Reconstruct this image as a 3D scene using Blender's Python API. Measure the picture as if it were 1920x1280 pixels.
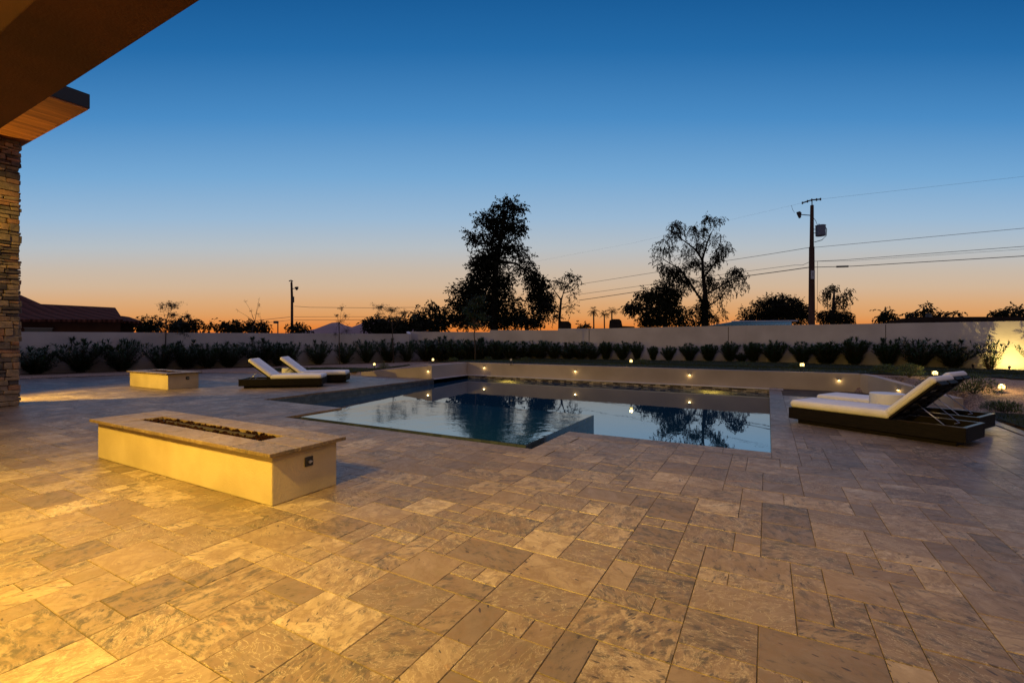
import bpy, bmesh, math, random
from mathutils import Vector, Matrix
R = math.radians
rnd = random.Random(7)
for o in list(bpy.data.objects): bpy.data.objects.remove(o)
scene = bpy.context.scene
col = scene.collection

# ------------------------------------------------------------------ camera
F_PX, YAW, HCAM, HORIZ = 867.0, R(28.9), 1.5, 634.0
cam = bpy.data.cameras.new('camera'); camo = bpy.data.objects.new('camera', cam); col.objects.link(camo)
cam.sensor_width = 36; cam.lens = 36*F_PX/1920
cam.shift_y = -(640-HORIZ)/1920
cam.clip_start = 0.05; cam.clip_end = 6000
camo.location = (0, 0, HCAM); camo.rotation_euler = (R(90), 0, YAW)
scene.camera = camo
CS, SN = math.cos(YAW), math.sin(YAW)

def WD(px, py, d):
    """point seen at photo pixel px,py at depth d in metres"""
    lat = (px-960)/F_PX*d
    return Vector((lat*CS-d*SN, lat*SN+d*CS, HCAM-(py-HORIZ)/F_PX*d))
def W(px, py, z=0.0):
    """point seen at photo pixel px,py at height z"""
    return WD(px, py, (HCAM-z)*F_PX/(py-HORIZ))
def depth(x, y): return -x*SN+y*CS

# ------------------------------------------------------------------ sky
world = bpy.data.worlds.new('World'); scene.world = world; world.use_nodes = True
wn = world.node_tree; wn.nodes.clear()
def N(nt, typ, **kw):
    n = nt.nodes.new(typ)
    for k, v in kw.items():
        if hasattr(n, k): setattr(n, k, v)
    return n
def srgb(r, g, b):
    f = lambda c: (c/255/12.92) if c/255 <= .04045 else ((c/255+.055)/1.055)**2.4
    return (f(r), f(g), f(b), 1)
def ramp(nt, stops, interp='LINEAR'):
    n = nt.nodes.new('ShaderNodeValToRGB'); cr = n.color_ramp; cr.interpolation = interp
    while len(cr.elements) < len(stops): cr.elements.new(.5)
    for e, (p, c) in zip(cr.elements, stops):
        e.position = p; e.color = c if len(c) == 4 else (*c, 1)
    return n
tc = N(wn, 'ShaderNodeTexCoord'); sx = N(wn, 'ShaderNodeSeparateXYZ')
wn.links.new(tc.outputs['Generated'], sx.inputs[0])
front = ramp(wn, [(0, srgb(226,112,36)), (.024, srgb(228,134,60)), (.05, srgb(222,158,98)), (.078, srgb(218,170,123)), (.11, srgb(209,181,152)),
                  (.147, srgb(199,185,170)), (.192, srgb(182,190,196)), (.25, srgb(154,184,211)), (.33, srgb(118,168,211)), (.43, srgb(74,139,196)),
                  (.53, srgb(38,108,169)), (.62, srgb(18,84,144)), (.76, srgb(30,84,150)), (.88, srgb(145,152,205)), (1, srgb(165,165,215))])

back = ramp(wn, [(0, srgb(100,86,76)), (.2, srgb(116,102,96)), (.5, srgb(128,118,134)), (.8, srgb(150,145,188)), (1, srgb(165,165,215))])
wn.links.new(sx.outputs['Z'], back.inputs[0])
dt = N(wn, 'ShaderNodeVectorMath', operation='DOT_PRODUCT'); dt.inputs[1].default_value = (-SN, CS, 0)
wn.links.new(tc.outputs['Generated'], dt.inputs[0])
def wm(op, a, b_=None):
    n = N(wn, 'ShaderNodeMath', operation=op)
    for k_, v_ in enumerate((a, b_)):
        if v_ is None: continue
        if isinstance(v_, (int, float)): n.inputs[k_].default_value = v_
        else: wn.links.new(v_, n.inputs[k_])
    return n.outputs[0]
zz = wm('MULTIPLY', sx.outputs['Z'], sx.outputs['Z']); dpos = wm('MAXIMUM', dt.outputs['Value'], 0.0)
d2 = wm('MAXIMUM', wm('MULTIPLY', dpos, dpos), wm('MULTIPLY', wm('SUBTRACT', 1.0, zz), .42))
wn.links.new(wm('DIVIDE', sx.outputs['Z'], wm('SQRT', wm('ADD', zz, d2))), front.inputs[0])
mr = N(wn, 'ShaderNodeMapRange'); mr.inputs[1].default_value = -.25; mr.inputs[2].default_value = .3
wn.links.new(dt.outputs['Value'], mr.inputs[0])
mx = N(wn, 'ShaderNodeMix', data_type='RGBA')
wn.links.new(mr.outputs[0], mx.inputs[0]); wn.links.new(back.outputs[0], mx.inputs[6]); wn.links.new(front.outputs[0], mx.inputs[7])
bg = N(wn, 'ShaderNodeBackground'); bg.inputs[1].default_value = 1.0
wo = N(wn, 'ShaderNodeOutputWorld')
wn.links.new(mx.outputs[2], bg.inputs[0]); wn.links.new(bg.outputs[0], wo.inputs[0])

# ------------------------------------------------------------------ exposure
vs = scene.view_settings; vs.view_transform = 'Standard'; vs.look = 'None'; vs.exposure = 0; vs.gamma = 1
scene.cycles.max_bounces = 6; scene.cycles.diffuse_bounces = 3; scene.cycles.glossy_bounces = 4
scene.cycles.sample_clamp_indirect = 4; scene.cycles.use_denoising = True
scene.cycles.caustics_reflective = False; scene.cycles.caustics_refractive = False

# porch downlights and garden lamps, plus added unseen fixtures on the house
WARM = (1.0, .63, .09)
def lamp(name, typ, loc, power, color=WARM, size=.05, target=None, angle=120, blend=.6):
    l = bpy.data.lights.new(name, typ); l.energy = power; l.color = color; l.shadow_soft_size = size
    if typ == 'SPOT': l.spot_size = R(angle); l.spot_blend = blend
    o = bpy.data.objects.new(name, l); col.objects.link(o); o.location = loc
    if target is not None: o.rotation_euler = (Vector(target)-Vector(loc)).to_track_quat('-Z', 'Y').to_euler()
    return o

# ------------------------------------------------------------------ tagging helpers
def tag(o, label=None, cat=None, group=None, kind=None):
    if label: o['label'] = label
    if cat: o['category'] = cat
    if group: o['group'] = group
    if kind: o['kind'] = kind
    return o
def empty(name, loc=(0, 0, 0), rz=0, **k):
    o = bpy.data.objects.new(name, None); col.objects.link(o); o.location = loc; o.rotation_euler = (0, 0, rz)
    o.empty_display_size = .1
    return tag(o, **k)
class MB:
    def __init__(s): s.v = []; s.f = []; s.m = []; s.c = None
    def add(s, vs_, fs, mi=0):
        b = len(s.v); s.v.extend(vs_); s.f.extend([tuple(b+i for i in f) for f in fs]); s.m.extend([mi]*len(fs)); return s
    def box(s, x0, x1, y0, y1, z0, z1, mi=0):
        v = [(x, y, z) for z in (z0, z1) for y in (y0, y1) for x in (x0, x1)]
        return s.add(v, [(0,2,3,1),(4,5,7,6),(0,1,5,4),(2,6,7,3),(0,4,6,2),(1,3,7,5)], mi)
    def tube(s, pts, rad, n=6, mi=0, cap=True):
        pts = [Vector(p) for p in pts]
        if not isinstance(rad, (list, tuple)): rad = [rad]*len(pts)
        vs_ = []; fs = []
        for i, p in enumerate(pts):
            d = (pts[min(i+1, len(pts)-1)]-pts[max(i-1, 0)])
            if d.length < 1e-9: d = Vector((0, 0, 1))
            d.normalize()
            a = d.cross(Vector((0, 0, 1)) if abs(d.z) < .9 else Vector((1, 0, 0))).normalized(); b = d.cross(a)
            for k in range(n):
                t = 2*math.pi*k/n; vs_.append(tuple(p+(a*math.cos(t)+b*math.sin(t))*rad[i]))
        for i in range(len(pts)-1):
            for k in range(n):
                fs.append((i*n+k, i*n+(k+1) % n, (i+1)*n+(k+1) % n, (i+1)*n+k))
        if cap: fs.append(tuple(range(n-1, -1, -1))); fs.append(tuple((len(pts)-1)*n+k for k in range(n)))
        return s.add(vs_, fs, mi)
    def leaf(s, p, d, up, L, w, mi=0):
        d = d.normalized(); sd = d.cross(up)
        if sd.length < 1e-4: sd = d.cross(Vector((1, 0, 0)))
        sd.normalize(); u = sd.cross(d)
        m = p+d*(L*.5)-u*(w*.25)
        return s.add([tuple(p), tuple(m+sd*w*.5+u*w*.25), tuple(p+d*L-u*w*.2), tuple(m-sd*w*.5+u*w*.25)], [(0,1,2,3)], mi)
    def build(s, name, mat, parent=None, smooth=False, bevel=0, loc=None, rz=0):
        me = bpy.data.meshes.new(name); me.from_pydata([tuple(v) for v in s.v], [], s.f)
        mats = mat if isinstance(mat, (list, tuple)) else [mat]
        for m in mats: me.materials.append(m)
        if len(mats) > 1: me.polygons.foreach_set('material_index', s.m)
        if smooth: me.polygons.foreach_set('use_smooth', [True]*len(s.f))
        me.update()
        o = bpy.data.objects.new(name, me); col.objects.link(o)
        if parent: o.parent = parent
        if loc is not None: o.location = loc
        if rz: o.rotation_euler = (0, 0, rz)
        if bevel:
            b = o.modifiers.new('bevel', 'BEVEL'); b.width = bevel; b.segments = 2; b.limit_method = 'ANGLE'
        return o
def kids(o): return [c for c in bpy.data.objects if c.parent == o]
def copy_tree(o, parent=None):
    c = o.copy(); col.objects.link(c)
    if parent: c.parent = parent
    for ch in kids(o): copy_tree(ch, c)
    return c

# ------------------------------------------------------------------ materials
def mat(name, color, rough=.8, spec=None, metal=0, emit=None, es=0):
    m = bpy.data.materials.new(name); m.use_nodes = True
    b = m.node_tree.nodes['Principled BSDF']
    b.inputs['Base Color'].default_value = (*color[:3], 1); b.inputs['Roughness'].default_value = rough
    b.inputs['Metallic'].default_value = metal
    if spec is not None: b.inputs['Specular IOR Level'].default_value = spec
    if emit: b.inputs['Emission Color'].default_value = (*emit, 1); b.inputs['Emission Strength'].default_value = es
    return m
def noisy(name, c1, c2, scale=3, detail=6, rough=.85, bump=.3, bscale=60, coord='Object', lo=.35, hi=.65, stretch=None, bdist=.01, spec=.3):
    m = mat(name, c1, rough, spec); nt = m.node_tree; b = nt.nodes['Principled BSDF']
    t = N(nt, 'ShaderNodeTexCoord'); src = t.outputs[coord]
    if stretch:
        mp = N(nt, 'ShaderNodeMapping'); mp.inputs['Scale'].default_value = stretch
        nt.links.new(src, mp.inputs[0]); src = mp.outputs[0]
    n1 = N(nt, 'ShaderNodeTexNoise'); n1.inputs['Scale'].default_value = scale; n1.inputs['Detail'].default_value = detail
    nt.links.new(src, n1.inputs[0])
    r = ramp(nt, [(lo, c1), (hi, c2)]); nt.links.new(n1.outputs[0], r.inputs[0]); nt.links.new(r.outputs[0], b.inputs['Base Color'])
    if bump:
        n2 = N(nt, 'ShaderNodeTexNoise'); n2.inputs['Scale'].default_value = bscale; n2.inputs['Detail'].default_value = 4
        nt.links.new(src, n2.inputs[0])
        bp = N(nt, 'ShaderNodeBump'); bp.inputs['Strength'].default_value = bump; bp.inputs['Distance'].default_value = bdist
        nt.links.new(n2.outputs[0], bp.inputs['Height']); nt.links.new(bp.outputs[0], b.inputs['Normal'])
    return m
M = {}
M['garden_stucco'] = noisy('garden_stucco', (.46,.42,.375), (.57,.525,.475), .8, 10, .95, .5, 90, bdist=.006)
M['stucco'] = noisy('stucco', (.33,.275,.215), (.43,.36,.285), .9, 10, .95, .5, 90, bdist=.006)
M['stucco_pit'] = noisy('stucco_cream', (.35,.275,.175), (.44,.35,.235), 1.8, 12, .95, .7, 70, bdist=.006)
M['grout'] = noisy('grout', (.03,.022,.015), (.10,.066,.036), 2.5, 6, .95, .4, 80)
M['dark_metal'] = mat('dark_metal', (.02,.018,.016), .5)
M['steel'] = mat('brushed_steel', (.55,.55,.55), .3, metal=1)
M['wicker'] = noisy('espresso_wood', (.004,.0027,.002), (.009,.006,.005), 6, 4, .6, .25, 60, stretch=(1, 8, 8), spec=.12)
M['rim'] = noisy('espresso_rim', (.02,.014,.012), (.03,.021,.018), 6, 4, .3, .1, 60)
M['cushion'] = noisy('white_canvas', (.70,.66,.58), (.78,.74,.66), 3, 4, .95, .35, 14, bdist=.006)
M['drum'] = noisy('white_ceramic', (.66,.63,.56), (.72,.69,.62), 3, 4, .5, .1, 30)
M['gravel'] = noisy('gravel', (.12,.075,.05), (.42,.29,.20), 38, 8, .95, 1, 45, bdist=.03, lo=.38, hi=.62)
M['lawn'] = noisy('lawn_soil', (.008,.012,.004), (.016,.022,.008), 8, 6, 1, .5, 60)
M['grass'] = noisy('grass_blade', (.018,.030,.008), (.035,.05,.014), 3, 3, .8, 0)
M['lava'] = noisy('lava_rock', (.006,.0022,.0014), (.018,.007,.005), 14, 5, 1, .8, 60, bdist=.01, spec=.03)
M['bark'] = noisy('bark', (.045,.032,.024), (.09,.065,.045), 10, 6, .95, .6, 30, stretch=(1,1,.2))
M['bark_far'] = noisy('bark_dark', (.012,.010,.008), (.025,.02,.015), 4, 4, .95, 0)
M['leaf_oleander'] = noisy('oleander_leaf', (.016,.044,.020), (.042,.085,.035), 7, 3, .6, 0, spec=.3)
M['leaf_young'] = noisy('young_leaf', (.015,.022,.010), (.035,.045,.018), 7, 3, .6, 0)
M['leaf_far'] = noisy('far_leaf', (.008,.010,.006), (.02,.022,.012), 1.5, 3, .95, 0, spec=.05)
M['leaf_bush'] = noisy('bush_leaf', (.035,.06,.02), (.07,.10,.03), 9, 3, .7, 0)
M['pole'] = noisy('pole_wood', (.045,.025,.018), (.075,.04,.028), 5, 5, .9, .4, 20, stretch=(1,1,.1))
M['far_dark'] = noisy('far_roof', (.02,.016,.014), (.03,.024,.02), 2, 3, .95, 0, spec=.05)
M['far_wall'] = noisy('far_wall', (.10,.05,.032), (.13,.065,.04), 2, 4, .95, .2, 20)
M['beam'] = noisy('brown_stucco_beam', (.026,.007,.0045), (.048,.014,.009), 2.2, 7, .9, .4, 70, bdist=.004)
M['fascia'] = mat('black_fascia', (.01,.012,.012), .5)
M['basin'] = noisy('pool_plaster', (.10,.16,.18), (.14,.20,.22), 2, 4, .6, 0)
M['hill'] = noisy('hill_rock', (.22,.15,.14), (.28,.19,.17), .01, 6, 1, 0, spec=0)
M['white_sign'] = mat('sign_plate', (.35,.38,.42), .5)
M['transformer'] = mat('transformer_grey', (.11,.14,.19), .5)
M['wire'] = mat('wire', (.01,.01,.012), .6)
M['green_metal'] = noisy('green_metal_roof', (.05,.11,.10), (.07,.14,.12), 3, 3, .5, 0)
M['glass_dark'] = mat('window_glass', (.08,.10,.14), .05, .8)
M['lamp_glow'] = mat('lamp_glow', (.9,.8,.5), .5, emit=(1,.70,.22), es=4)
M['sconce_glow'] = mat('sconce_glow', (.9,.8,.5), .5, emit=(1,.74,.32), es=3)

def wood_ceiling():
    m = mat('cedar_boards', (.3,.12,.04), .55); nt = m.node_tree; b = nt.nodes['Principled BSDF']
    t = N(nt, 'ShaderNodeTexCoord')
    br = N(nt, 'ShaderNodeTexBrick'); br.offset = .37; br.inputs['Scale'].default_value = 1
    br.inputs['Brick Width'].default_value = 1.9; br.inputs['Row Height'].default_value = .13; br.inputs['Mortar Size'].default_value = .003
    br.inputs['Color1'].default_value = (.42,.15,.045,1); br.inputs['Color2'].default_value = (.22,.075,.025,1); br.inputs['Mortar'].default_value = (.05,.02,.01,1)
    mp = N(nt, 'ShaderNodeMapping'); mp.inputs['Rotation'].default_value = (0, 0, R(90)); nt.links.new(t.outputs['Object'], mp.inputs[0])
    nt.links.new(mp.outputs[0], br.inputs[0])
    n = N(nt, 'ShaderNodeTexNoise'); n.inputs['Scale'].default_value = 3; n.inputs['Detail'].default_value = 7
    m2 = N(nt, 'ShaderNodeMapping'); m2.inputs['Scale'].default_value = (14, .8, 1); nt.links.new(t.outputs['Object'], m2.inputs[0]); nt.links.new(m2.outputs[0], n.inputs[0])
    mm = N(nt, 'ShaderNodeMix', data_type='RGBA', blend_type='MULTIPLY'); mm.inputs[0].default_value = .8
    r = ramp(nt, [(.3, (.45,.45,.45)), (.7, (1.3,1.3,1.3))]); nt.links.new(n.outputs[0], r.inputs[0])
    nt.links.new(br.outputs[0], mm.inputs[6]); nt.links.new(r.outputs[0], mm.inputs[7]); nt.links.new(mm.outputs[2], b.inputs['Base Color'])
    return m
M['cedar'] = wood_ceiling()

def travertine(name='travertine'):
    m = mat(name, (.3,.24,.17), .42, .4); nt = m.node_tree; b = nt.nodes['Principled BSDF']; L = nt.links.new
    def math_(op, a, b_=None, c_=None):
        n = N(nt, 'ShaderNodeMath', operation=op)
        for k, v in enumerate((a, b_, c_)):
            if v is None: continue
            if isinstance(v, (int, float)): n.inputs[k].default_value = v
            else: L(v, n.inputs[k])
        return n.outputs[0]
    def noise(vec, sc, det, ro, di):
        n = N(nt, 'ShaderNodeTexNoise'); n.inputs['Scale'].default_value = sc; n.inputs['Detail'].default_value = det; n.inputs['Roughness'].default_value = ro; n.inputs['Distortion'].default_value = di
        L(vec, n.inputs[0]); return n.outputs[0]
    def mixc(fac, a, b_, mode='MIX'):
        n = N(nt, 'ShaderNodeMix', data_type='RGBA', blend_type=mode)
        for k, v in ((0, fac), (6, a), (7, b_)):
            if isinstance(v, tuple): n.inputs[k].default_value = (*v, 1)
            elif isinstance(v, (int, float)): n.inputs[k].default_value = v
            else: L(v, n.inputs[k])
        return n.outputs[2]
    at = N(nt, 'ShaderNodeAttribute'); at.attribute_name = 'tile'
    sp = N(nt, 'ShaderNodeSeparateColor'); L(at.outputs['Color'], sp.inputs[0]); TR, TG, TB = sp.outputs['Red'], sp.outputs['Green'], sp.outputs['Blue']
    t = N(nt, 'ShaderNodeTexCoord'); off = N(nt, 'ShaderNodeCombineXYZ')
    for k, ch in enumerate((TG, TB, TR)): L(math_('MULTIPLY', ch, 60), off.inputs[k])
    # each stone is cut from another block: own offset, own bedding direction
    rot = N(nt, 'ShaderNodeVectorRotate', rotation_type='Z_AXIS'); L(t.outputs['Object'], rot.inputs['Vector']); L(math_('MULTIPLY', TG, 6.28), rot.inputs['Angle'])
    ad = N(nt, 'ShaderNodeVectorMath', operation='ADD'); L(rot.outputs[0], ad.inputs[0]); L(off.outputs[0], ad.inputs[1]); V0 = ad.outputs[0]
    mp = N(nt, 'ShaderNodeMapping'); mp.inputs['Scale'].default_value = (1, 1.9, 1); L(V0, mp.inputs[0]); V1 = mp.outputs[0]
    # body colour: stone to stone variation plus soft clouds
    cloud = noise(V1, 4.5, 12, .72, .6)
    body_f = math_('ADD', math_('MULTIPLY', TR, .46), math_('MULTIPLY', cloud, .60))
    cr = ramp(nt, [(.15, (.080,.058,.040)), (.34, (.150,.108,.072)), (.55, (.210,.150,.098)), (.72, (.285,.212,.140)), (.86, (.44,.35,.245))]); L(body_f, cr.inputs[0]); c = cr.outputs[0]
    # crisp dark mottling, strong on some stones and nearly absent on others
    mot = noise(V1, 9.5, 15, .78, .45)
    thr = math_('MULTIPLY_ADD', TB, .15, .45)
    mm = math_('MULTIPLY', math_('SUBTRACT', mot, thr), 11)
    cl = N(nt, 'ShaderNodeClamp'); L(mm, cl.inputs[0]); dark = math_('MULTIPLY', cl.outputs[0], .86)
    c = mixc(dark, c, (.058,.046,.030))
    # brown clouds bounded by fine edges
    mo2 = noise(V0, 4.2, 13, .70, 1.2); r2 = ramp(nt, [(.48, (0,0,0)), (.54, (.8,.8,.8)), (.62, (0,0,0))]); L(mo2, r2.inputs[0]); c = mixc(r2.outputs[0], c, (.16,.105,.06))
    # thin pale veins
    ve = noise(V1, 5.5, 8, .62, 1.6); av = math_('ABSOLUTE', math_('SUBTRACT', ve, .5)); r3 = ramp(nt, [(0, (1,1,1)), (.012, (0,0,0))]); L(av, r3.inputs[0])
    vv = math_('MULTIPLY', r3.outputs[0], math_('GREATER_THAN', TG, .45)); c = mixc(math_('MULTIPLY', vv, .6), c, (.50,.42,.31))
    # rusty patches now and then
    ru = noise(V0, 1.9, 9, .68, 1.8); r4 = ramp(nt, [(.66, (0,0,0)), (.70, (1,1,1))]); L(ru, r4.inputs[0]); c = mixc(math_('MULTIPLY', r4.outputs[0], .6), c, (.30,.165,.065))
    # pits
    vo = N(nt, 'ShaderNodeTexVoronoi'); vo.inputs['Scale'].default_value = 19; mp3 = N(nt, 'ShaderNodeMapping'); mp3.inputs['Scale'].default_value = (.5, 1.7, 1); L(V0, mp3.inputs[0]); L(mp3.outputs[0], vo.inputs[0])
    pit = math_('LESS_THAN', vo.outputs['Distance'], math_('MULTIPLY_ADD', noise(V0, 3.5, 2, .5, 0), -.6, .40)); c = mixc(math_('MULTIPLY', pit, .85), c, (.035,.024,.015))
    # broad water staining over the whole terrace
    big = noise(t.outputs['Object'], .35, 6, .6, .4); r5 = ramp(nt, [(.35, (.80,.80,.80)), (.65, (1.12,1.11,1.08))]); L(big, r5.inputs[0]); c = mixc(1.0, c, r5.outputs[0], 'MULTIPLY')
    L(c, b.inputs['Base Color'])
    h = math_('SUBTRACT', math_('MULTIPLY', mot, .6), pit)
    bp = N(nt, 'ShaderNodeBump'); bp.inputs['Strength'].default_value = .5; bp.inputs['Distance'].default_value = .006; L(h, bp.inputs['Height']); L(bp.outputs[0], b.inputs['Normal'])
    rr = ramp(nt, [(.3, (.60,)*3), (.7, (.36,)*3)]); L(cloud, rr.inputs[0]); L(rr.outputs[0], b.inputs['Roughness'])
    return m
M['trav'] = travertine()

def stone_mat():
    m = mat('ledger_stone', (.2,.15,.1), .85); nt = m.node_tree; b = nt.nodes['Principled BSDF']; L = nt.links.new
    at = N(nt, 'ShaderNodeAttribute'); at.attribute_name = 'tile'; sp = N(nt, 'ShaderNodeSeparateColor'); L(at.outputs['Color'], sp.inputs[0])
    cr = ramp(nt, [(0, (.07,.06,.055)), (.3, (.15,.12,.095)), (.55, (.24,.18,.12)), (.8, (.33,.24,.15)), (1, (.30,.15,.08))]); L(sp.outputs['Red'], cr.inputs[0])
    t = N(nt, 'ShaderNodeTexCoord'); n = N(nt, 'ShaderNodeTexNoise'); n.inputs['Scale'].default_value = 9; n.inputs['Detail'].default_value = 9; n.inputs['Roughness'].default_value = .7; L(t.outputs['Object'], n.inputs[0])
    r = ramp(nt, [(.3, (.5,.5,.5)), (.7, (1.4,1.35,1.3))]); L(n.outputs[0], r.inputs[0])
    mm = N(nt, 'ShaderNodeMix', data_type='RGBA', blend_type='MULTIPLY'); mm.inputs[0].default_value = 1; L(cr.outputs[0], mm.inputs[6]); L(r.outputs[0], mm.inputs[7]); L(mm.outputs[2], b.inputs['Base Color'])
    bp = N(nt, 'ShaderNodeBump'); bp.inputs['Strength'].default_value = .8; bp.inputs['Distance'].default_value = .02; L(n.outputs[0], bp.inputs['Height']); L(bp.outputs[0], b.inputs['Normal'])
    return m
M['stone'] = stone_mat()

def mosaic(name, c1, c2, c3, bw=.05, rh=.05, rough=.2):
    m = mat(name, c1, rough, .6); nt = m.node_tree; b = nt.nodes['Principled BSDF']; L = nt.links.new
    t = N(nt, 'ShaderNodeTexCoord'); br = N(nt, 'ShaderNodeTexBrick'); br.inputs['Scale'].default_value = 1
    br.inputs['Brick Width'].default_value = bw; br.inputs['Row Height'].default_value = rh; br.inputs['Mortar Size'].default_value = .003; br.offset = .5
    br.inputs['Color1'].default_value = (*c1, 1); br.inputs['Color2'].default_value = (*c2, 1); br.inputs['Mortar'].default_value = (*c3, 1); br.inputs['Bias'].default_value = -.2
    L(t.outputs['UV'], br.inputs[0]); L(br.outputs[0], b.inputs['Base Color'])
    bp = N(nt, 'ShaderNodeBump'); bp.inputs['Strength'].default_value = .5; bp.inputs['Distance'].default_value = .004; bp.invert = True; L(br.outputs['Fac'], bp.inputs['Height']); L(bp.outputs[0], b.inputs['Normal'])
    return m
M['pool_tile'] = mosaic('pool_tile', (.035,.045,.055), (.07,.085,.10), (.02,.022,.025), .15, .10)
M['mosaic'] = mosaic('glass_mosaic', (.05,.04,.028), (.55,.47,.33), (.015,.013,.01), .16, .045, .10)

def water_mat(name, wave, wscale, rough, base, stretch=(1,1,1)):
    m = mat(name, base, rough); nt = m.node_tree; b = nt.nodes['Principled BSDF']; L = nt.links.new
    b.inputs['IOR'].default_value = 5.5; b.inputs['Specular Tint'].default_value = (.86,.95,1,1)
    t = N(nt, 'ShaderNodeTexCoord'); mp = N(nt, 'ShaderNodeMapping'); mp.inputs['Scale'].default_value = stretch; L(t.outputs['Object'], mp.inputs[0])
    n = N(nt, 'ShaderNodeTexNoise'); n.inputs['Scale'].default_value = wscale; n.inputs['Detail'].default_value = 3; n.inputs['Distortion'].default_value = .6; L(mp.outputs[0], n.inputs[0])
    n2 = N(nt, 'ShaderNodeTexNoise'); n2.inputs['Scale'].default_value = .55; L(mp.outputs[0], n2.inputs[0])
    r = ramp(nt, [(.35, (.15,)*3), (.65, (1,)*3)]); L(n2.outputs[0], r.inputs[0])
    mu = N(nt, 'ShaderNodeMath', operation='MULTIPLY'); L(n.outputs[0], mu.inputs[0]); L(r.outputs[0], mu.inputs[1])
    bp = N(nt, 'ShaderNodeBump'); bp.inputs['Strength'].default_value = wave; bp.inputs['Distance'].default_value = .02; L(mu.outputs[0], bp.inputs['Height']); L(bp.outputs[0], b.inputs['Normal'])
    return m
M['water'] = water_mat('pool_water', .07, 3.0, .012, (.006,.036,.066))
M['spa_water'] = water_mat('spa_water', .34, 3.2, .05, (.008,.052,.095))

def roof_tile():
    m = mat('clay_roof_tile', (.09,.04,.03), .95, .05); nt = m.node_tree; b = nt.nodes['Principled BSDF']; L = nt.links.new
    t = N(nt, 'ShaderNodeTexCoord')
    w = N(nt, 'ShaderNodeTexWave', bands_direction='X'); w.inputs['Scale'].default_value = 1.3; L(t.outputs['Object'], w.inputs[0])
    w2 = N(nt, 'ShaderNodeTexWave', bands_direction='Y', wave_profile='SAW'); w2.inputs['Scale'].default_value = .8; L(t.outputs['Object'], w2.inputs[0])
    ad = N(nt, 'ShaderNodeMath', operation='ADD'); L(w.outputs[1], ad.inputs[0]); L(w2.outputs[1], ad.inputs[1])
    r = ramp(nt, [(.2, (.035,.014,.010)), (1, (.16,.062,.042))]); dv = N(nt, 'ShaderNodeMath', operation='MULTIPLY'); dv.inputs[1].default_value = .5
    L(ad.outputs[0], dv.inputs[0]); L(dv.outputs[0], r.inputs[0]); L(r.outputs[0], b.inputs['Base Color'])
    bp = N(nt, 'ShaderNodeBump'); bp.inputs['Distance'].default_value = .08; L(ad.outputs[0], bp.inputs['Height']); L(bp.outputs[0], b.inputs['Normal'])
    return m
M['roof_tile'] = roof_tile()

def uv_box(o, s=1.0):
    """box UVs in metres: horizontal run along u, height along v"""
    me = o.data; uv = me.uv_layers.new(name='UVMap')
    for p in me.polygons:
        n = p.normal
        for li in p.loop_indices:
            v = me.vertices[me.loops[li].vertex_index].co
            if abs(n.z) > .7: c = (v.x, v.y)
            elif abs(n.x) > abs(n.y): c = (v.y, v.z)
            else: c = (v.x, v.z)
            uv.data[li].uv = (c[0]*s, c[1]*s)

# ================================================================== SETTING
# pool plan (metres)
PX0, PX1, PY0, PY1 = -10.85, .05, 6.97, 15.87      # main pool
SX0, SX1, SY0 = -8.05, -2.80, 5.62                  # notch in the deck that holds the raised shelf
WATER_Z, SHELF_Z, COPE_Z = -.28, -.014, -.012
deck_poly = [(-24.2,-9),(-24.0,6.0),(-22.8,8.7),(-20.9,11.2),(-17.6,12.5),(-14.2,13.35),(-10.85,13.65),(PX0,PY1+.12),(2.27,PY1+.12),(3.5,13.4),(3.5,-9)]
def inside(x, y, poly):
    c = False; j = len(poly)-1
    for i in range(len(poly)):
        xi, yi = poly[i]; xj, yj = poly[j]
        if (yi > y) != (yj > y) and x < (xj-xi)*(y-yi)/(yj-yi)+xi: c = not c
        j = i
    return c
def sm(a, b, x):
    t = max(0, min(1, (x-a)/(b-a))); return t*t*(3-2*t)
def ground_h(x, y):
    h = .47*sm(-16.5, -11.5, x)*sm(11.8, 15.9, y)*(1-.47*sm(17, 23, y))
    if x < -13: h += .03
    return h if (x > 3.2 or y > 12) else max(h, .02 if y > 0 else 0)
def terrain():
    xs = [-2500,-800,-300,-120,-60,-40]+[-32+.4*i for i in range(110)]+[14,18,25,40,70,150,400,1000,2500]
    ys = [-2500,-800,-200,-60,-25,-12]+[-9.8+.4*i for i in range(85)]+[25,26,27,28,29,30,31,32,34,36,40,60,100,200,500,1200,3000]
    xs = sorted(set(round(x, 3) for x in xs)); ys = sorted(set(round(y, 3) for y in ys))
    v = []; f = []
    for y in ys:
        for x in xs:
            z = ground_h(x, y)+rnd.uniform(-.012, .012)
            for dx, dy in ((0,0),(.35,0),(-.35,0),(0,.35),(0,-.35)):
                if inside(x+dx, y+dy, deck_poly): z = -.25
            if inside(x, y, deck_poly) and PX0-1.2 < x < PX1+1.2 and SY0-1.2 < y < PY1+.2: z = -2.2
            v.append((x, y, z))
    nx = len(xs)
    for j in range(len(ys)-1):
        for i in range(nx-1): f.append((j*nx+i, j*nx+i+1, (j+1)*nx+i+1, (j+1)*nx+i))
    b = MB(); b.add(v, f); o = b.build('ground', M['gravel'], smooth=True); tag(o, kind='structure')
terrain()

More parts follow.
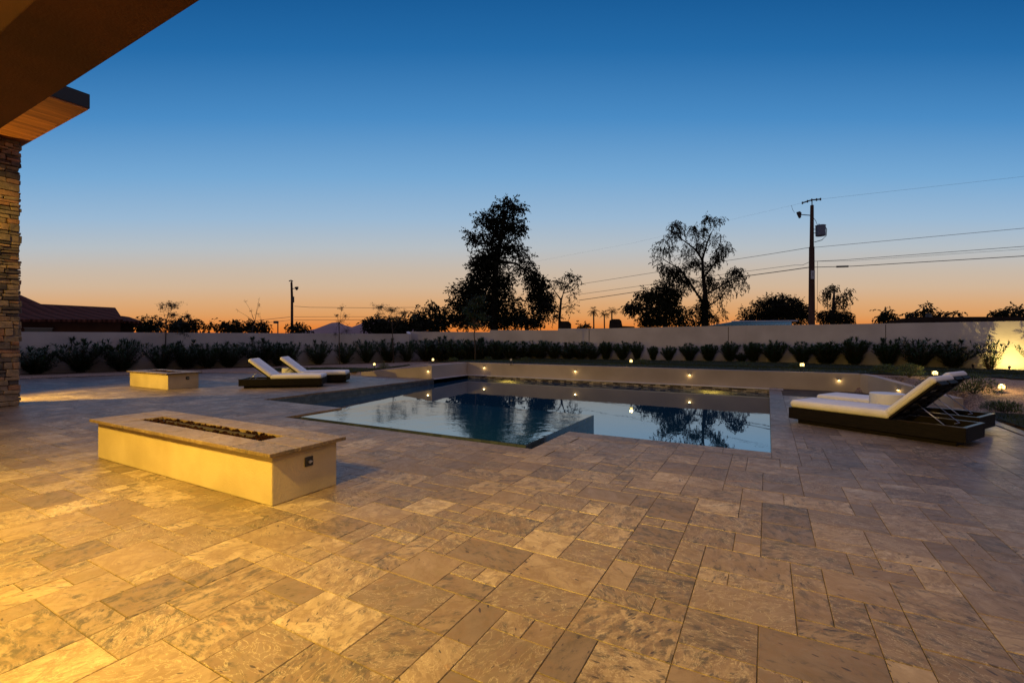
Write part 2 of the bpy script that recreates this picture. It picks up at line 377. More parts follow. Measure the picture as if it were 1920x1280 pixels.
# ---- travertine deck: every stone a slab with its own tone
def rect_sub(r, h):
    x0, x1, y0, y1 = r; a0, a1, b0, b1 = h
    if a0 >= x1 or a1 <= x0 or b0 >= y1 or b1 <= y0: return [r]
    out = []
    if x0 < a0: out.append((x0, a0, y0, y1)); x0 = a0
    if x1 > a1: out.append((a1, x1, y0, y1)); x1 = a1
    if y0 < b0: out.append((x0, x1, y0, b0))
    if y1 > b1: out.append((x0, x1, b1, y1))
    return out
def deck():
    u = .174; X0, Y0 = -24.4, -7.0; nx, ny = int(28/u)+1, int(21/u)+1
    occ = [[False]*nx for _ in range(ny)]; tiles = []
    C = .305   # coping course round the water
    holes = [(PX0-C, PX1+C, PY0-C, PY1+.5), (SX0-C, SX1+C, SY0-C, PY0)]
    kinds = [(3,2),(2,3),(2,2),(2,1),(1,2),(1,1)]
    for j in range(ny):
        for i in range(nx):
            if occ[j][i]: continue
            ks = kinds[:]; wts = [.30,.05,.26,.22,.06,.11]
            while ks:
                k = rnd.choices(range(len(ks)), wts)[0]; a, b = ks.pop(k); wts.pop(k)
                if i+a <= nx and j+b <= ny and all(not occ[j+q][i+p] for q in range(b) for p in range(a)): break
            else: a = b = 1
            for q in range(b):
                for p in range(a): occ[j+q][i+p] = True
            x, y = X0+i*u, Y0+j*u
            cx, cy = x+a*u/2, y+b*u/2
            if not inside(cx, cy, deck_poly): continue
            rs = [(x, min(x+a*u, 3.45), y, y+b*u)]
            for h in holes: rs = [q for r in rs for q in rect_sub(r, h)]
            col_ = (rnd.random(), rnd.random(), rnd.random())
            for r in rs:
                if r[1]-r[0] > .03 and r[3]-r[2] > .03: tiles.append((r, col_))
    # coping course
    def course(x0, x1, y0, y1, alongx):
        L = (x1-x0) if alongx else (y1-y0); n = max(1, round(L/.61)); s = L/n
        for k in range(n):
            r = (x0+k*s, x0+(k+1)*s, y0, y1) if alongx else (x0, x1, y0+k*s, y0+(k+1)*s)
            tiles.append((r, (rnd.random()*.8+.1, rnd.random(), rnd.random())))
    course(PX1, PX1+C, PY0-C, PY1-.4, False)
    course(SX1, PX1, PY0-C, PY0, True)
    course(SX1, SX1+C, SY0-C, PY0-C, False)
    course(SX0, SX1, SY0-C, SY0, True)
    course(SX0-C, SX0, SY0-C, PY0, False)
    course(PX0-C, SX0-C, PY0-C, PY0, True)
    course(PX0-C, PX0, PY0, 13.65, False)
    b = MB(); cols = []
    g = .0011
    for (x0, x1, y0, y1), c in tiles:
        z = rnd.uniform(-.0012, .0012)
        j = [rnd.uniform(-.0012, .0012) for _ in range(4)]
        x0 += g+abs(j[0]); x1 -= g+abs(j[1]); y0 += g+abs(j[2]); y1 -= g+abs(j[3]); e = .0022
        v = [(x0,y0,z-e*1.5),(x1,y0,z-e*1.5),(x1,y1,z-e*1.5),(x0,y1,z-e*1.5),(x0+e,y0+e,z),(x1-e,y0+e,z),(x1-e,y1-e,z),(x0+e,y1-e,z),
             (x0,y0,z-.045),(x1,y0,z-.045),(x1,y1,z-.045),(x0,y1,z-.045)]
        b.add(v, [(4,5,6,7),(0,1,5,4),(1,2,6,5),(2,3,7,6),(3,0,4,7),(8,9,1,0),(9,10,2,1),(10,11,3,2),(11,8,0,3)])
        cols.append(c)
    o = b.build('deck', M['trav']); tag(o, kind='structure')
    a = o.data.color_attributes.new('tile', 'FLOAT_COLOR', 'POINT'); flat = []
    for c in cols: flat += [c[0], c[1], c[2], 1]*12
    a.data.foreach_set('color', flat)
    # grout bed just under the faces of the stones, with the same openings
    gb = MB(); zt = -.0045
    def slab(x0, x1, y0, y1): gb.box(x0, x1, y0, y1, -.30, zt)
    slab(-24.3, PX0-.012, -7, 6.4); slab(PX0-.012, SX0-.012, -7, PY0-.012)
    slab(SX0-.012, SX1+.012, -7, SY0-.012); slab(SX1+.012, PX1+.012, -7, PY0-.012); slab(PX1+.012, 3.47, -7, 13.42)
    gv = [p for p in deck_poly[1:7]]
    top = [(PX0-.012, 6.4), (PX0-.012, 13.62)]+[(-14.2,13.3),(-17.6,12.45),(-20.9,11.15),(-22.8,8.65),(-24.0,6.4)]
    n = len(top); gb.add([(x, y, zt) for x, y in top]+[(x, y, -.3) for x, y in top], [tuple(range(n))]+[(i, i+n, (i+1) % n+n, (i+1) % n) for i in range(n)])
    top = [(PX1+.012, 13.42), (3.47, 13.42), (2.27, PY1+.1), (PX1+.012, PY1+.1)]
    gb.add([(x, y, zt) for x, y in top]+[(x, y, -.3) for x, y in top], [(0,1,2,3)]+[(i, i+4, (i+1) % 4+4, (i+1) % 4) for i in range(4)])
    o = gb.build('deck_bed', M['grout']); tag(o, kind='structure')
    # edging strip
    eb = MB(); cols = []
    def strip(p, q, w=.15):
        p, q = Vector((*p, 0)), Vector((*q, 0)); d = (q-p); L = d.length; d.normalize(); nrm = Vector((-d.y, d.x, 0)); k = max(1, int(L/.5)); s = L/k
        for i in range(k):
            a, c = p+d*(i*s+.003), p+d*((i+1)*s-.003)
            vv = [a, c, c+nrm*w, a+nrm*w]
            eb.add([(t.x, t.y, -.3) for t in vv]+[(t.x, t.y, .012) for t in vv], [(4,5,6,7),(0,1,5,4),(1,2,6,5),(2,3,7,6),(3,0,4,7)])
            cols.append((rnd.random()*.6+.3, rnd.random(), rnd.random()))
    strip((3.45,-7),(3.45,13.4), -.16)
    pp = [(-24.05,6.4),(-22.85,8.7),(-20.95,11.2),(-17.6,12.5),(-14.2,13.32)]
    for a_, b_ in zip(pp, pp[1:]): strip(a_, b_, .12)
    o = eb.build('deck_edging', M['trav']); tag(o, kind='structure')
    a = o.data.color_attributes.new('tile', 'FLOAT_COLOR', 'POINT'); flat = []
    for c in cols: flat += [*c, 1]*8
    a.data.foreach_set('color', flat)
deck()

# ---- pool
pool = empty('swimming_pool', (-5.4, 11.4, -.05), label='rectangular swimming pool reflecting the dusk sky in front of the low cream wall', cat='swimming pool')
def inpool(o): o.parent = pool; o.location = (5.4, -11.4, .05); return o
t = .25
b = MB(); b.box(PX0-t, PX0, PY0-t, PY1, -1.9, -.046); b.box(PX1, PX1+t, PY0-t, PY1-.4, -1.9, -.046)
b.box(PX0, SX0, PY0-t, PY0, -1.9, -.046); b.box(SX1, PX1, PY0-t, PY0, -1.9, -.046)
b.box(SX0, SX1, SY0-t, SY0, -1.9, -.046); b.box(SX0-t, SX0, SY0-t, PY0-t, -1.9, -.046); b.box(SX1, SX1+t, SY0-t, PY0-t, -1.9, -.046)
o = inpool(b.build('tile_band', M['pool_tile'])); uv_box(o)
b = MB(); b.box(PX0-.2, PX1+.2, PY0-1.4, PY1+.2, -2.0, -1.9); inpool(b.build('floor_shell', M['basin']))
b = MB(); b.box(PX0, PX1, PY1, PY1+.14, -1.9, COPE_Z-.02); o = inpool(b.build('mosaic_band', M['mosaic'])); uv_box(o)
b = MB(); b.box(PX0-.12, PX0, 13.65, PY1+.14, -1.9, COPE_Z-.02); o = inpool(b.build('tile_band', M['pool_tile'])); uv_box(o)
b = MB(); b.box(PX0-.16, PX0+.02, 13.66, PY1-.02, COPE_Z-.02, COPE_Z+.005); b.box(PX0-.16, PX1, PY1-.02, PY1+.14, COPE_Z-.02, COPE_Z+.005); o = inpool(b.build('far_coping', mat('pale_coping', (.52,.50,.50), .35))); 
b = MB(); b.box(PX1, PX1+.36, PY1-.4, PY1+.12, -1.9, .01); o = inpool(b.build('corner_block', mosaic('pale_mosaic', (.25,.25,.27), (.6,.6,.62), (.08,.08,.09), .09, .07, .15))); uv_box(o)
b = MB(); b.add([(PX0, PY0-1.36, -.33), (PX1, PY0-1.36, -.33), (PX1, PY1, -.15), (PX0, PY1, -.15)], [(0,1,2,3)]); inpool(b.build('water_surface', M['water']))
# raised shelf with brim-full water, a gutter between it and the deck
QX0, QX1, QY0, QY1 = SX0+.17, SX1-.2, SY0+.22, 8.78
b = MB(); b.box(QX0, QX1, QY0, QY1, -1.9, SHELF_Z-.004); o = inpool(b.build('raised_shelf', M['pool_tile'])); uv_box(o)
b = MB(); n = 1; b.add([(QX0+.01, QY0+.01, SHELF_Z), (QX1-.01, QY0+.01, SHELF_Z), (QX1-.01, QY1-.01, SHELF_Z), (QX0+.01, QY1-.01, SHELF_Z)], [(0,1,2,3)]); inpool(b.build('shelf_water', M['spa_water']))

# ---- walls
def wall_run(b, pts, th, side=1):
    """pts: (x, y, zbase, ztop); each consecutive pair a solid prism"""
    for p, q in zip(pts, pts[1:]):
        a, c = Vector(p[:2]), Vector(q[:2]); d = (c-a).normalized(); nn = Vector((-d.y, d.x))*th*side
        v = [(a.x,a.y,p[2]),(c.x,c.y,q[2]),(c.x+nn.x,c.y+nn.y,q[2]),(a.x+nn.x,a.y+nn.y,p[2]),(a.x,a.y,p[3]),(c.x,c.y,q[3]),(c.x+nn.x,c.y+nn.y,q[3]),(a.x+nn.x,a.y+nn.y,p[3])]
        b.add(v, [(3,2,1,0),(4,5,6,7),(0,1,5,4),(1,2,6,5),(2,3,7,6),(3,0,4,7)])
b = MB(); wy = PY1+.14
wall_run(b, [(-14.3,13.36,-.4,.14),(-11.05,13.66,-.4,.455),(-10.98,13.68,-.4,.475)], .2)
wall_run(b, [(-10.98,13.68,-.4,.475),(-10.98,wy,-.4,.49)], .2)
wall_run(b, [(-10.98,wy,-.4,.49),(2.27,wy,-.4,.505)], .2)
wall_run(b, [(2.27,wy-.005,-.4,.503),(2.42,wy-.2,-.4,.49),(3.52,13.35,-.4,.205)], .2)
o = b.build('retaining_wall', M['stucco']); tag(o, 'low cream stucco retaining wall behind the pool, sloping down at both ends', 'retaining wall')

LW0 = W(37, 702, 0); _c = WD(767, HORIZ, 29.8); cornr = (_c.x, _c.y)
dxy = Vector((LW0.x-cornr[0], LW0.y-cornr[1])); ext = Vector(cornr)+dxy*1.6
b = MB(); wall_run(b, [(ext.x, ext.y, -.3, 1.66), (LW0.x, LW0.y, -.3, 1.77), (cornr[0], cornr[1], -.3, 1.785)], .2)
o = b.build('perimeter_wall', M['garden_stucco']); tag(o, 'long cream stucco garden wall on the left, below the tiled roof', 'garden wall', 'stucco walls round the garden')
RWC = [(768, 31.0), (1046, 28.3), (1400, 24.9), (1900, 18.4)]
RWP = [WD(a, HORIZ, d) for a, d in RWC]
def RW(px):   # point on the right wall line seen at px
    k = 0
    while k < 2 and px > RWC[k+1][0]: k += 1
    a, c = RWP[k], RWP[k+1]; r = (px-960)/F_PX
    f = lambda P: (P.x*CS+P.y*SN)-r*(-P.x*SN+P.y*CS)
    t0, t1 = f(a), f(c); P = a.lerp(c, t0/(t0-t1)) if True else a
    return P.x, P.y, depth(P.x, P.y)
def rwp(px, py):
    x, y, d = RW(px); return (x, y, -.1, HCAM+(HORIZ-py)/F_PX*d)
b = MB()
wall_run(b, [(cornr[0], cornr[1]+.2, -.1, 1.79), rwp(768, 621.6)], .2); wall_run(b, [rwp(768, 621.6), rwp(919, 622.6)], .2); wall_run(b, [rwp(919, 618.7), rwp(1046, 619.2)], .2)
wall_run(b, [rwp(1046, 615.8), rwp(1140, 615.3), rwp(1240, 613.2), rwp(1400, 610), rwp(1565, 608), rwp(1640, 606.5), rwp(1920, 601.6), rwp(2250, 592)], .2)
o = b.build('perimeter_wall', M['garden_stucco']); tag(o, 'long cream stucco garden wall across the back and right, stepped twice, washed by a yellow uplight', 'garden wall', 'stucco walls round the garden')

# ---- lawns and grass
def lawn(poly, name, nb):
    xs = [p[0] for p in poly]; ys = [p[1] for p in poly]; b = MB(); s = .4; idx = {}
    nxx = int((max(xs)-min(xs))/s)+1; nyy = int((max(ys)-min(ys))/s)+1; v = []; f = []
    for j in range(nyy+1):
        for i in range(nxx+1):
            x, y = min(xs)+i*s, min(ys)+j*s; v.append((x, y, ground_h(x, y)+.035))
    for j in range(nyy):
        for i in range(nxx):
            if inside(min(xs)+(i+.5)*s, min(ys)+(j+.5)*s, poly): f.append((j*(nxx+1)+i, j*(nxx+1)+i+1, (j+1)*(nxx+1)+i+1, (j+1)*(nxx+1)+i))
    b.add(v, f); o = b.build(name, M['lawn'], smooth=True); tag(o, kind='structure')
    g = MB()
    while nb > 0:
        x, y = rnd.uniform(min(xs), max(xs)), rnd.uniform(min(ys), max(ys)); nb -= 1
        if not inside(x, y, poly): continue
        a = rnd.uniform(0, 6.28); h = rnd.uniform(.035, .075); z = ground_h(x, y)+.03; dx, dy = math.cos(a)*.006, math.sin(a)*.006; lx, ly = rnd.uniform(-.02,.02), rnd.uniform(-.02,.02)
        g.add([(x-dx, y-dy, z), (x+dx, y+dy, z), (x+lx, y+ly, z+h)], [(0,1,2)])
    return g
g = lawn([(3.7,2),(12,2),(12,12.0),(7,12.4),(3.7,12.2)], 'lawn', 45000)
tag(g.build('grass', M['grass']), 'short dark green grass beside the right edge of the deck', 'grass', kind='stuff')
g = lawn([(-10.5,16.35),(2.3,16.35),(4,16.7),(8,15.2),(14,13.6),(16,22),(8.5,25.0),(-1,27.1),(-11,25.4),(-17.5,22.0),(-14,17)], 'lawn', 90000)
tag(g.build('grass', M['grass']), 'short dark grass strip behind the retaining wall, in front of the shrubs', 'grass', kind='stuff')
g = lawn([(-19.6,12.9),(-15,13.9),(-13.4,15.2),(-14.6,16.6),(-19,15.6),(-21,13.4)], 'lawn', 10000)
tag(g.build('grass', M['grass']), 'small dark patch of grass behind the left loungers', 'grass', kind='stuff')

# ---- hills
def hill():
    pr = [(430,634),(500,628),(560,622),(590,617),(606,611),(622,605),(634,604),(648,610),(660,613),(676,607),(695,600),(715,597),(735,603),(760,612),(800,620),(860,626),(980,631),(1100,634)]
    b = MB(); rows = [(700, 0), (820, .6), (950, 1), (1100, .55), (1300, 0)]; v = []; f = []
    for k, (d, s) in enumerate(rows):
        for px, py in pr:
            p = WD(px, py, 950); z = HCAM+(p.z-HCAM)*s*(1 if k == 2 else rnd.uniform(.85, 1.1)); q = WD(px, HORIZ, d); v.append((q.x, q.y, z if s else -2))
    n = len(pr)
    for j in range(len(rows)-1):
        for i in range(n-1): f.append((j*n+i, j*n+i+1, (j+1)*n+i+1, (j+1)*n+i))
    b.add(v, f); o = b.build('hills', M['hill'], smooth=True); tag(o, kind='structure')
hill()

# ================================================================== HOUSE
house = empty('house', (-6, -2, 0), label='modern house with brown roof beam, cedar soffit and stacked stone pier, at the left edge', cat='house')
def inh(o): o.parent = house; o.location = (6, 2, 0); return o
PZ = 3.0
b = MB(); b.box(-9.5, 7, .77, 1.13, PZ, PZ+.42); inh(b.build('roof_beam', M['beam'], bevel=.006))
b = MB(); b.box(-9.5, 7, -5.2, .77, PZ+.22, PZ+.40); inh(b.build('porch_ceiling', M['cedar']))
b = MB(); b.box(-9.5, 7, -5.45, -5.2, 0, PZ+.40); inh(b.build('rear_wall', M['stucco']))
b = MB(); b.box(-4.1, 2.5, -5.195, -5.15, .05, 2.5); inh(b.build('patio_door', M['glass_dark']))
# tall wing with the cedar soffit
SZ = 5.88
b = MB(); b.box(-24, -11.42, -7, 3.84, SZ, SZ+.03); inh(b.build('soffit', M['cedar']))
b = MB(); b.box(-24.02, -11.40, -7, 3.86, SZ+.03, SZ+.30); inh(b.build('fascia', M['fascia']))
b = MB(); b.box(-13.3, -12.3, -2.0, 2.9, SZ-.07, SZ-.002); inh(b.build('soffit_trim', M['fascia']))
b = MB(); b.box(-24, -15.4, -6, 2.75, 0, SZ); inh(b.build('wing_wall', M['stucco']))
# stacked stone pier: individually faced stones
def pier(x0, x1, y0, y1, z1):
    b = MB(); cols = []
    def stone(c0, c1, cc):
        (a0, b0, z0), (a1, b1, zz) = c0, c1
        j = lambda s=.010: rnd.uniform(-s, s)
        v = [(x+j(), y+j(), z+j(.008)) for z in (z0, zz) for y in (b0, b1) for x in (a0, a1)]
        b.add(v, [(0,2,3,1),(4,5,7,6),(0,1,5,4),(2,6,7,3),(0,4,6,2),(1,3,7,5)]); cols.append(cc)
    z = 0
    while z < z1-.02:
        h = min(rnd.choice((.06,.08,.09,.11,.13,.16)), z1-z)
        for face in range(4):
            lo, hi = ((x0, x1) if face in (0, 2) else (y0, y1)); p = lo
            if face in (1, 3): p += rnd.choice((0, .0))
            while p < hi-.01:
                L = min(rnd.uniform(.12, .34), hi-p)
                if hi-(p+L) < .1: L = hi-p
                sp = 2 if (rnd.random() < .18 and h > .1) else 1
                for q in range(sp):
                    za, zb = z+h*q/sp+.006, z+h*(q+1)/sp-.004; pr = rnd.uniform(.0, .045)
                    cc = (rnd.random(), rnd.random(), 0)
                    if face == 0: stone((p+.004, y0-pr, za), (p+L-.004, y0+.15, zb), cc)
                    if face == 2: stone((p+.004, y1-.15, za), (p+L-.004, y1+pr, zb), cc)
                    if face == 1: stone((x1-.15, p+.004, za), (x1+pr, p+L-.004, zb), cc)
                    if face == 3: stone((x0-pr, p+.004, za), (x0+.15, p+L-.004, zb), cc)
                p += L
        z += h
    o = b.build('stone_pier', M['stone'], bevel=.012); a = o.data.color_attributes.new('tile', 'FLOAT_COLOR', 'POINT'); flat = []
    for c in cols: flat += [*c, 1]*8
    a.data.foreach_set('color', flat); inh(o)
    c = MB(); c.box(x0+.08, x1-.08, y0+.08, y1-.08, 0, z1); k = c.build('mortar_core', mat('mortar', (.03,.025,.02), .95), o)
pier(-15.6, -14.62, 3.0, 3.72, SZ-.002)
# recessed can lights in the porch ceiling: trim ring + glowing lens + the lamp itself
def can(x, y, z, power, tgt=None, angle=150):
    c = empty('unseen_downlight', (x, y, z)); c.parent = house; c.location = (x+6, y+2, z)
    b = MB(); b.tube([(0,0,-.012),(0,0,0)], .075, 20); b.build('trim_ring', mat('white_trim', (.7,.7,.68), .5), c)
    b = MB(); b.tube([(0,0,-.016),(0,0,-.0125)], .055, 20); b.build('lens', M['lamp_glow'], c)
    lamp('unseen_downlight_lamp', 'SPOT', (x, y, z-.05), power, target=tgt or (x, y+.001, 0), angle=angle, blend=.9, size=.06)
CANS = [(-8.3,-.2,650),(-5.6,-.1,1050),(-3.3,-.1,1350),(-1.0,-.1,480),(1.4,-.1,50),(-5.2,-2.8,500),(-2.0,-2.8,300)]
for x, y, p in CANS: can(x, y, PZ+.22, p)
s = MB(); s.tube([(0,0,-.12),(0,0,.12)], .05, 14); s.box(-.04,.04,-.09,-.04,-.06,.06); so = s.build('unseen_sconce', M['dark_metal'], house); so.location = (-3.6+6, -5.11+2, 2.2)  # added sconce behind the camera, brightens the porch ceiling from below
lamp('unseen_sconce_lamp', 'SPOT', (-3.6, -5.0, 2.45), 1600, target=(-3.2, .5, 3.22), angle=60, blend=.8, size=.05)
# two added floods, unseen on the ceiling edge, to warm the deck and loungers
for x, y, tx, ty, p in ((-2.2, .3, 1.0, 11, 1500), (-4.5, .3, -8, 9, 800)):
    s = MB(); s.tube([(0,0,0),(0,0,-.08)], .02, 8); s.tube([(0,-.05,-.10),(0,.07,-.13)], [.035,.05], 14)
    so = s.build('added_flood', M['dark_metal'], house); so.location = (x+6, y+2, PZ+.22); a_ = math.atan2(tx-x, ty-y); so.rotation_euler = (0,0,-a_)
    lamp('added_flood_lamp', 'SPOT', (x+math.sin(a_)*.1, y+math.cos(a_)*.1, PZ+.08), p, target=(tx, ty, 0), angle=95, blend=1, size=.05)
c = empty('unseen_downlight', (0, 0, 0)); c.parent = house; c.location = (-13.2+6, 1.9+2, SZ)  # added can light in the wing soffit, unseen, brightens the stone pier
b = MB(); b.tube([(0,0,-.012),(0,0,0)], .075, 20); b.build('trim_ring', mat('white_trim', (.7,.7,.68), .5), c)
b = MB(); b.tube([(0,0,-.016),(0,0,-.0125)], .055, 20); b.build('lens', M['lamp_glow'], c)
lamp('unseen_downlight_lamp', 'SPOT', (-13.2, 1.9, SZ-.06), 1100, target=(-14.6, 3.4, 0), angle=120, blend=.9, size=.06)
s = MB(); s.tube([(0,0,-.12),(0,0,.12)], .05, 14); s.box(-.09,-.04,-.04,.04,-.06,.06); so = s.build('unseen_sconce', M['dark_metal'], house); so.location = (-15.30+6, 1.2+2, 2.7)  # added sconce out of view, throws warm light up onto the soffit
lamp('unseen_sconce_lamp', 'SPOT', (-15.26, 1.2, 2.9), 650, target=(-13.2, 2.6, SZ), angle=100, blend=.8, size=.05)
# light on the tall wing that washes the deck behind the pier
s = MB(); s.tube([(0,0,-.1),(0,0,.1)], .05, 14); s.box(-.04,.04,-.09,-.04,-.06,.06); so = s.build('unseen_sconce', M['dark_metal'], house); so.location = (-16.3+6, 2.86+2, 2.3)
s = MB(); s.tube([(0,0,-.108),(0,0,-.1005)], .04, 14); s.build('lens', M['lamp_glow'], so)
lamp('unseen_sconce_lamp', 'SPOT', (-16.3, 2.95, 2.15), 1500, target=(-14.8, 6.4, 0), angle=110, blend=.7, size=.06)

# ================================================================== FIRE PITS
def fire_pit(name, x0, x1, y0, y1, h, label, valve):
    cx, cy = (x0+x1)/2, (y0+y1)/2
    t = empty(name, (cx, cy, 0), label=label, cat='fire pit', group='gas fire pits on the deck')
    X, Y = (x1-x0)/2, (y1-y0)/2
    b = MB(); b.box(-X, X, -Y, Y, 0, h-.036); b.build('body', M['stucco_pit'], t, bevel=.012)
    ov = .065; ix, iy = X-.52 if X > 1.5 else X-.42, (.125 if X > 1.5 else .18)
    # travertine cap in slabs around the slot
    cb = MB(); cols = []
    def slabs(a0, a1, c0, c1, n, alongx):
        for k in range(n):
            if alongx: r = (a0+(a1-a0)*k/n, a0+(a1-a0)*(k+1)/n, c0, c1)
            else: r = (a0, a1, c0+(c1-c0)*k/n, c0+(c1-c0)*(k+1)/n)
            cb.box(r[0]+.0015, r[1]-.0015, r[2]+.0015, r[3]-.0015, h-.036, h+rnd.uniform(-.001,.001)); cols.append((rnd.uniform(.25,.75), rnd.random(), rnd.random()))
    nn = max(2, round(2*X/.61))
    slabs(-X-ov, X+ov, -Y-ov, -iy, nn, True); slabs(-X-ov, X+ov, iy, Y+ov, nn, True)
    slabs(-X-ov, -ix, -iy, iy, 1, False); slabs(ix, X+ov, -iy, iy, 1, False)
    o = cb.build('stone_cap', M['trav'], t, bevel=.005); a = o.data.color_attributes.new('tile', 'FLOAT_COLOR', 'POINT'); flat = []
    for c in cols: flat += [*c, 1]*8
    a.data.foreach_set('color', flat)
    # trough and burner
    b = MB(); b.box(-ix, ix, -iy, iy, h-.034, h-.031); b.build('fire_trough', M['dark_metal'], t)
    b = MB(); b.box(-ix+.34, ix-.28, -.035, .035, h-.03, h-.006); b.build('burner', mat('burner_steel', (.045,.036,.027), 1, .05), t, bevel=.006)
    rk = MB(); n = int(ix*2*iy*2*620)
    for k in range(n):
        x, y = rnd.uniform(-ix+.02, ix-.02), rnd.uniform(-iy+.02, iy-.02)
        if abs(y) < .032 and -ix+.34 < x < ix-.28: continue
        r = rnd.uniform(.012, .024); z = h-.030+rnd.uniform(0, .024); vv = []
        for (p, q, s_) in ((1,0,0),(-1,0,0),(0,1,0),(0,-1,0),(0,0,1),(0,0,-1),(.6,.6,.5),(-.6,.6,-.4),(.6,-.6,-.4),(-.6,-.6,.5)):
            kk = r*rnd.uniform(.75, 1.25); vv.append(Vector((x+p*kk, y+q*kk, z+s_*kk)))
        rk.add([tuple(v) for v in vv], [(4,0,6),(4,6,2),(4,2,1),(4,1,9),(4,9,3),(4,3,0),(5,2,0),(5,1,2),(5,7,1),(5,3,1),(5,0,8),(5,8,3),(0,2,6),(1,3,9),(2,1,7),(0,3,8)])
    ro = rk.build('lava_rocks', M['lava'], t); tag(ro, kind='stuff')
    # gas valve on the +X end
    vb = MB(); vb.box(0, .012, -.045, .045, -.045, .045); vo = vb.build('valve_box', M['dark_metal'], t, bevel=.004); vo.location = (X+.001, valve, h-.17)
    vb = MB(); vb.tube([(.012,0,0),(.03,0,0)], .015, 10); vb.box(.026,.034,-.022,.022,-.005,.005); vb.build('valve_key', M['steel'], vo)
    return t
fire_pit('fire_pit', -7.36, -3.86, 2.57, 3.28, .49, 'long rectangular cream fire pit with stone cap and lava rock trough, in the foreground', .02)
fire_pit('fire_pit', -17.55, -15.22, 6.92, 7.75, .48, 'smaller far cream fire pit near the stone pier, in front of the young tree', .1)

# ================================================================== LOUNGERS
def cushion_mesh(L, Wd, T, nx=16, ny=8, seams=(), r=.05):
    """soft slab: rounded rims, slight crown and creases"""
    b = MB(); v = []; f = []
    def ring(z, ins):
        return None
    prof = [(0.0, .030), (.18, .006), (.5, 0), (.82, .006), (1.0, .034)]
    # boundary of rounded rectangle
    n = 8; pts = []
    for (cx, cy, a0) in ((L-r, Wd/2-r, 0), (r, Wd/2-r, 90), (r, -Wd/2+r, 180), (L-r, -Wd/2+r, 270)):
        for k in range(n+1):
            a = R(a0+90*k/n); pts.append((cx, cy, math.cos(a), math.sin(a)))
    m = len(pts)
    for (h, ins) in prof:
        for (cx, cy, ca, sa) in pts:
            rr = r-ins; v.append((cx+ca*rr, cy+sa*rr, h*T))
    for k in range(len(prof)-1):
        for i in range(m): f.append((k*m+i, k*m+(i+1) % m, (k+1)*m+(i+1) % m, (k+1)*m+i))
    # top rings toward the middle, crowned
    base = (len(prof)-1)*m; last = base
    for s in (.93, .8, .55, .25):
        st = len(v)
        for (cx, cy, ca, sa) in pts:
            x = cx+ca*(r-.034); y = cy+sa*(r-.034); x2 = L/2+(x-L/2)*(1-(1-s)*min(1, Wd/L)) ; y2 = y*s
            cr = .016*(1-s)**.5+.004*math.sin(x2*9)*(1-s)+rnd.uniform(-.001,.001)
            for q in seams: cr -= .012*math.exp(-((x2-q)/.03)**2)
            v.append((x2, y2, T+cr))
        for i in range(m): f.append((last+i, last+(i+1) % m, st+(i+1) % m, st+i))
        last = st
    f.append(tuple(last+i for i in range(m))); f.append(tuple(range(m-1, -1, -1)))
    return b.add(v, f)
HINGE, BL, BA = 1.48, .79, R(46)
def lounger(label):
    t = empty('sun_lounger', label=label, cat='sun lounger', group='dark wood sun loungers with white cushions')
    L, H = 2.34, .39; z0, z1 = .075, .27
    b = MB(); th = .05
    b.box(0, L, -H, -H+th, z0, z1); b.box(0, L, H-th, H, z0, z1); b.box(0, th, -H+th, H-th, z0, z1); b.box(L-th, L, -H+th, H-th, z0, z1)
    b.box(th, L-th, -H+th, H-th, z0, .12); b.box(th, HINGE, -H+th, H-th, z1-.05, z1-.004)
    b.build('frame', M['wicker'], t, bevel=.004)
    b = MB(); b.box(HINGE+.1, L+.004, -H-.004, -H+.045, z1, z1+.012); b.box(HINGE+.1, L+.004, H-.045, H+.004, z1, z1+.012); b.box(L-.045, L+.004, -H+.045, H-.045, z1, z1+.012)
    b.build('top_rim', M['rim'], t)
    b = MB(); b.box(.12, L-.12, -H+.08, H-.08, 0, z0); b.build('plinth', M['wicker'], t)
    b = cushion_mesh(HINGE-.005, 2*H-.02, .125); o = o_seat = b.build('seat_cushion', M['cushion'], t, smooth=True); o.location = (.005, 0, z1+.002)
    # backrest panel with slots, built flat then tilted about the hinge
    bp = MB(); w = .36
    bp.box(0, BL, -w, -w+.16, 0, .03); bp.box(0, BL, w-.16, w, 0, .03)
    for k in range(5): bp.box(.02+k*.155, .02+k*.155+.085, -w+.16, w-.16, .002, .026)
    o = bp.build('backrest', M['wicker'], t, bevel=.003); o.location = (HINGE, 0, z1+.004); o.rotation_euler = (0, -BA, 0)
    e = MB(); e.box(BL, BL+.03, -w+.02, -.03, -.03, .03); e.box(BL, BL+.03, .03, w-.02, -.03, .03); e.build('end_cleat', M['wicker'], o)
    c = cushion_mesh(BL+.03, 2*H-.02, .105, seams=()); oc = c.build('back_cushion', M['cushion'], t, smooth=True); oc.location = (HINGE-.012, 0, z1+.036); oc.rotation_euler = (0, -BA, 0)
    for cu, cl_ in ((o_seat, HINGE-.005), (oc, BL+.03)):
        ww = H-.01; T_ = .125 if cu is o_seat else .105; rr_ = .05; P = []
        for (ax, ay, a0) in ((cl_-rr_, ww-rr_, 0), (rr_, ww-rr_, 90), (rr_, -ww+rr_, 180), (cl_-rr_, -ww+rr_, 270)):
            for k in range(5): a_ = R(a0+22.5*k); P.append((ax+math.cos(a_)*rr_, ay+math.sin(a_)*rr_, T_*.5))
        P.append(P[0]); sb = MB(); sb.tube(P, .0035, 5, cap=False); sb.build('seam_piping', M['cushion'], cu, smooth=True)
    # prop rods
    for s in (-1, 1):
        r = MB(); px, pz = HINGE+math.cos(BA)*.42, z1+math.sin(BA)*.42-.03
        r.tube([(px, s*.27, pz), (px+.33, s*.27, z1-.02), (px+.30, s*.17, z1-.025)], .0065, 8)
        r.build('prop_rod', M['steel'], t, smooth=True)
    return t
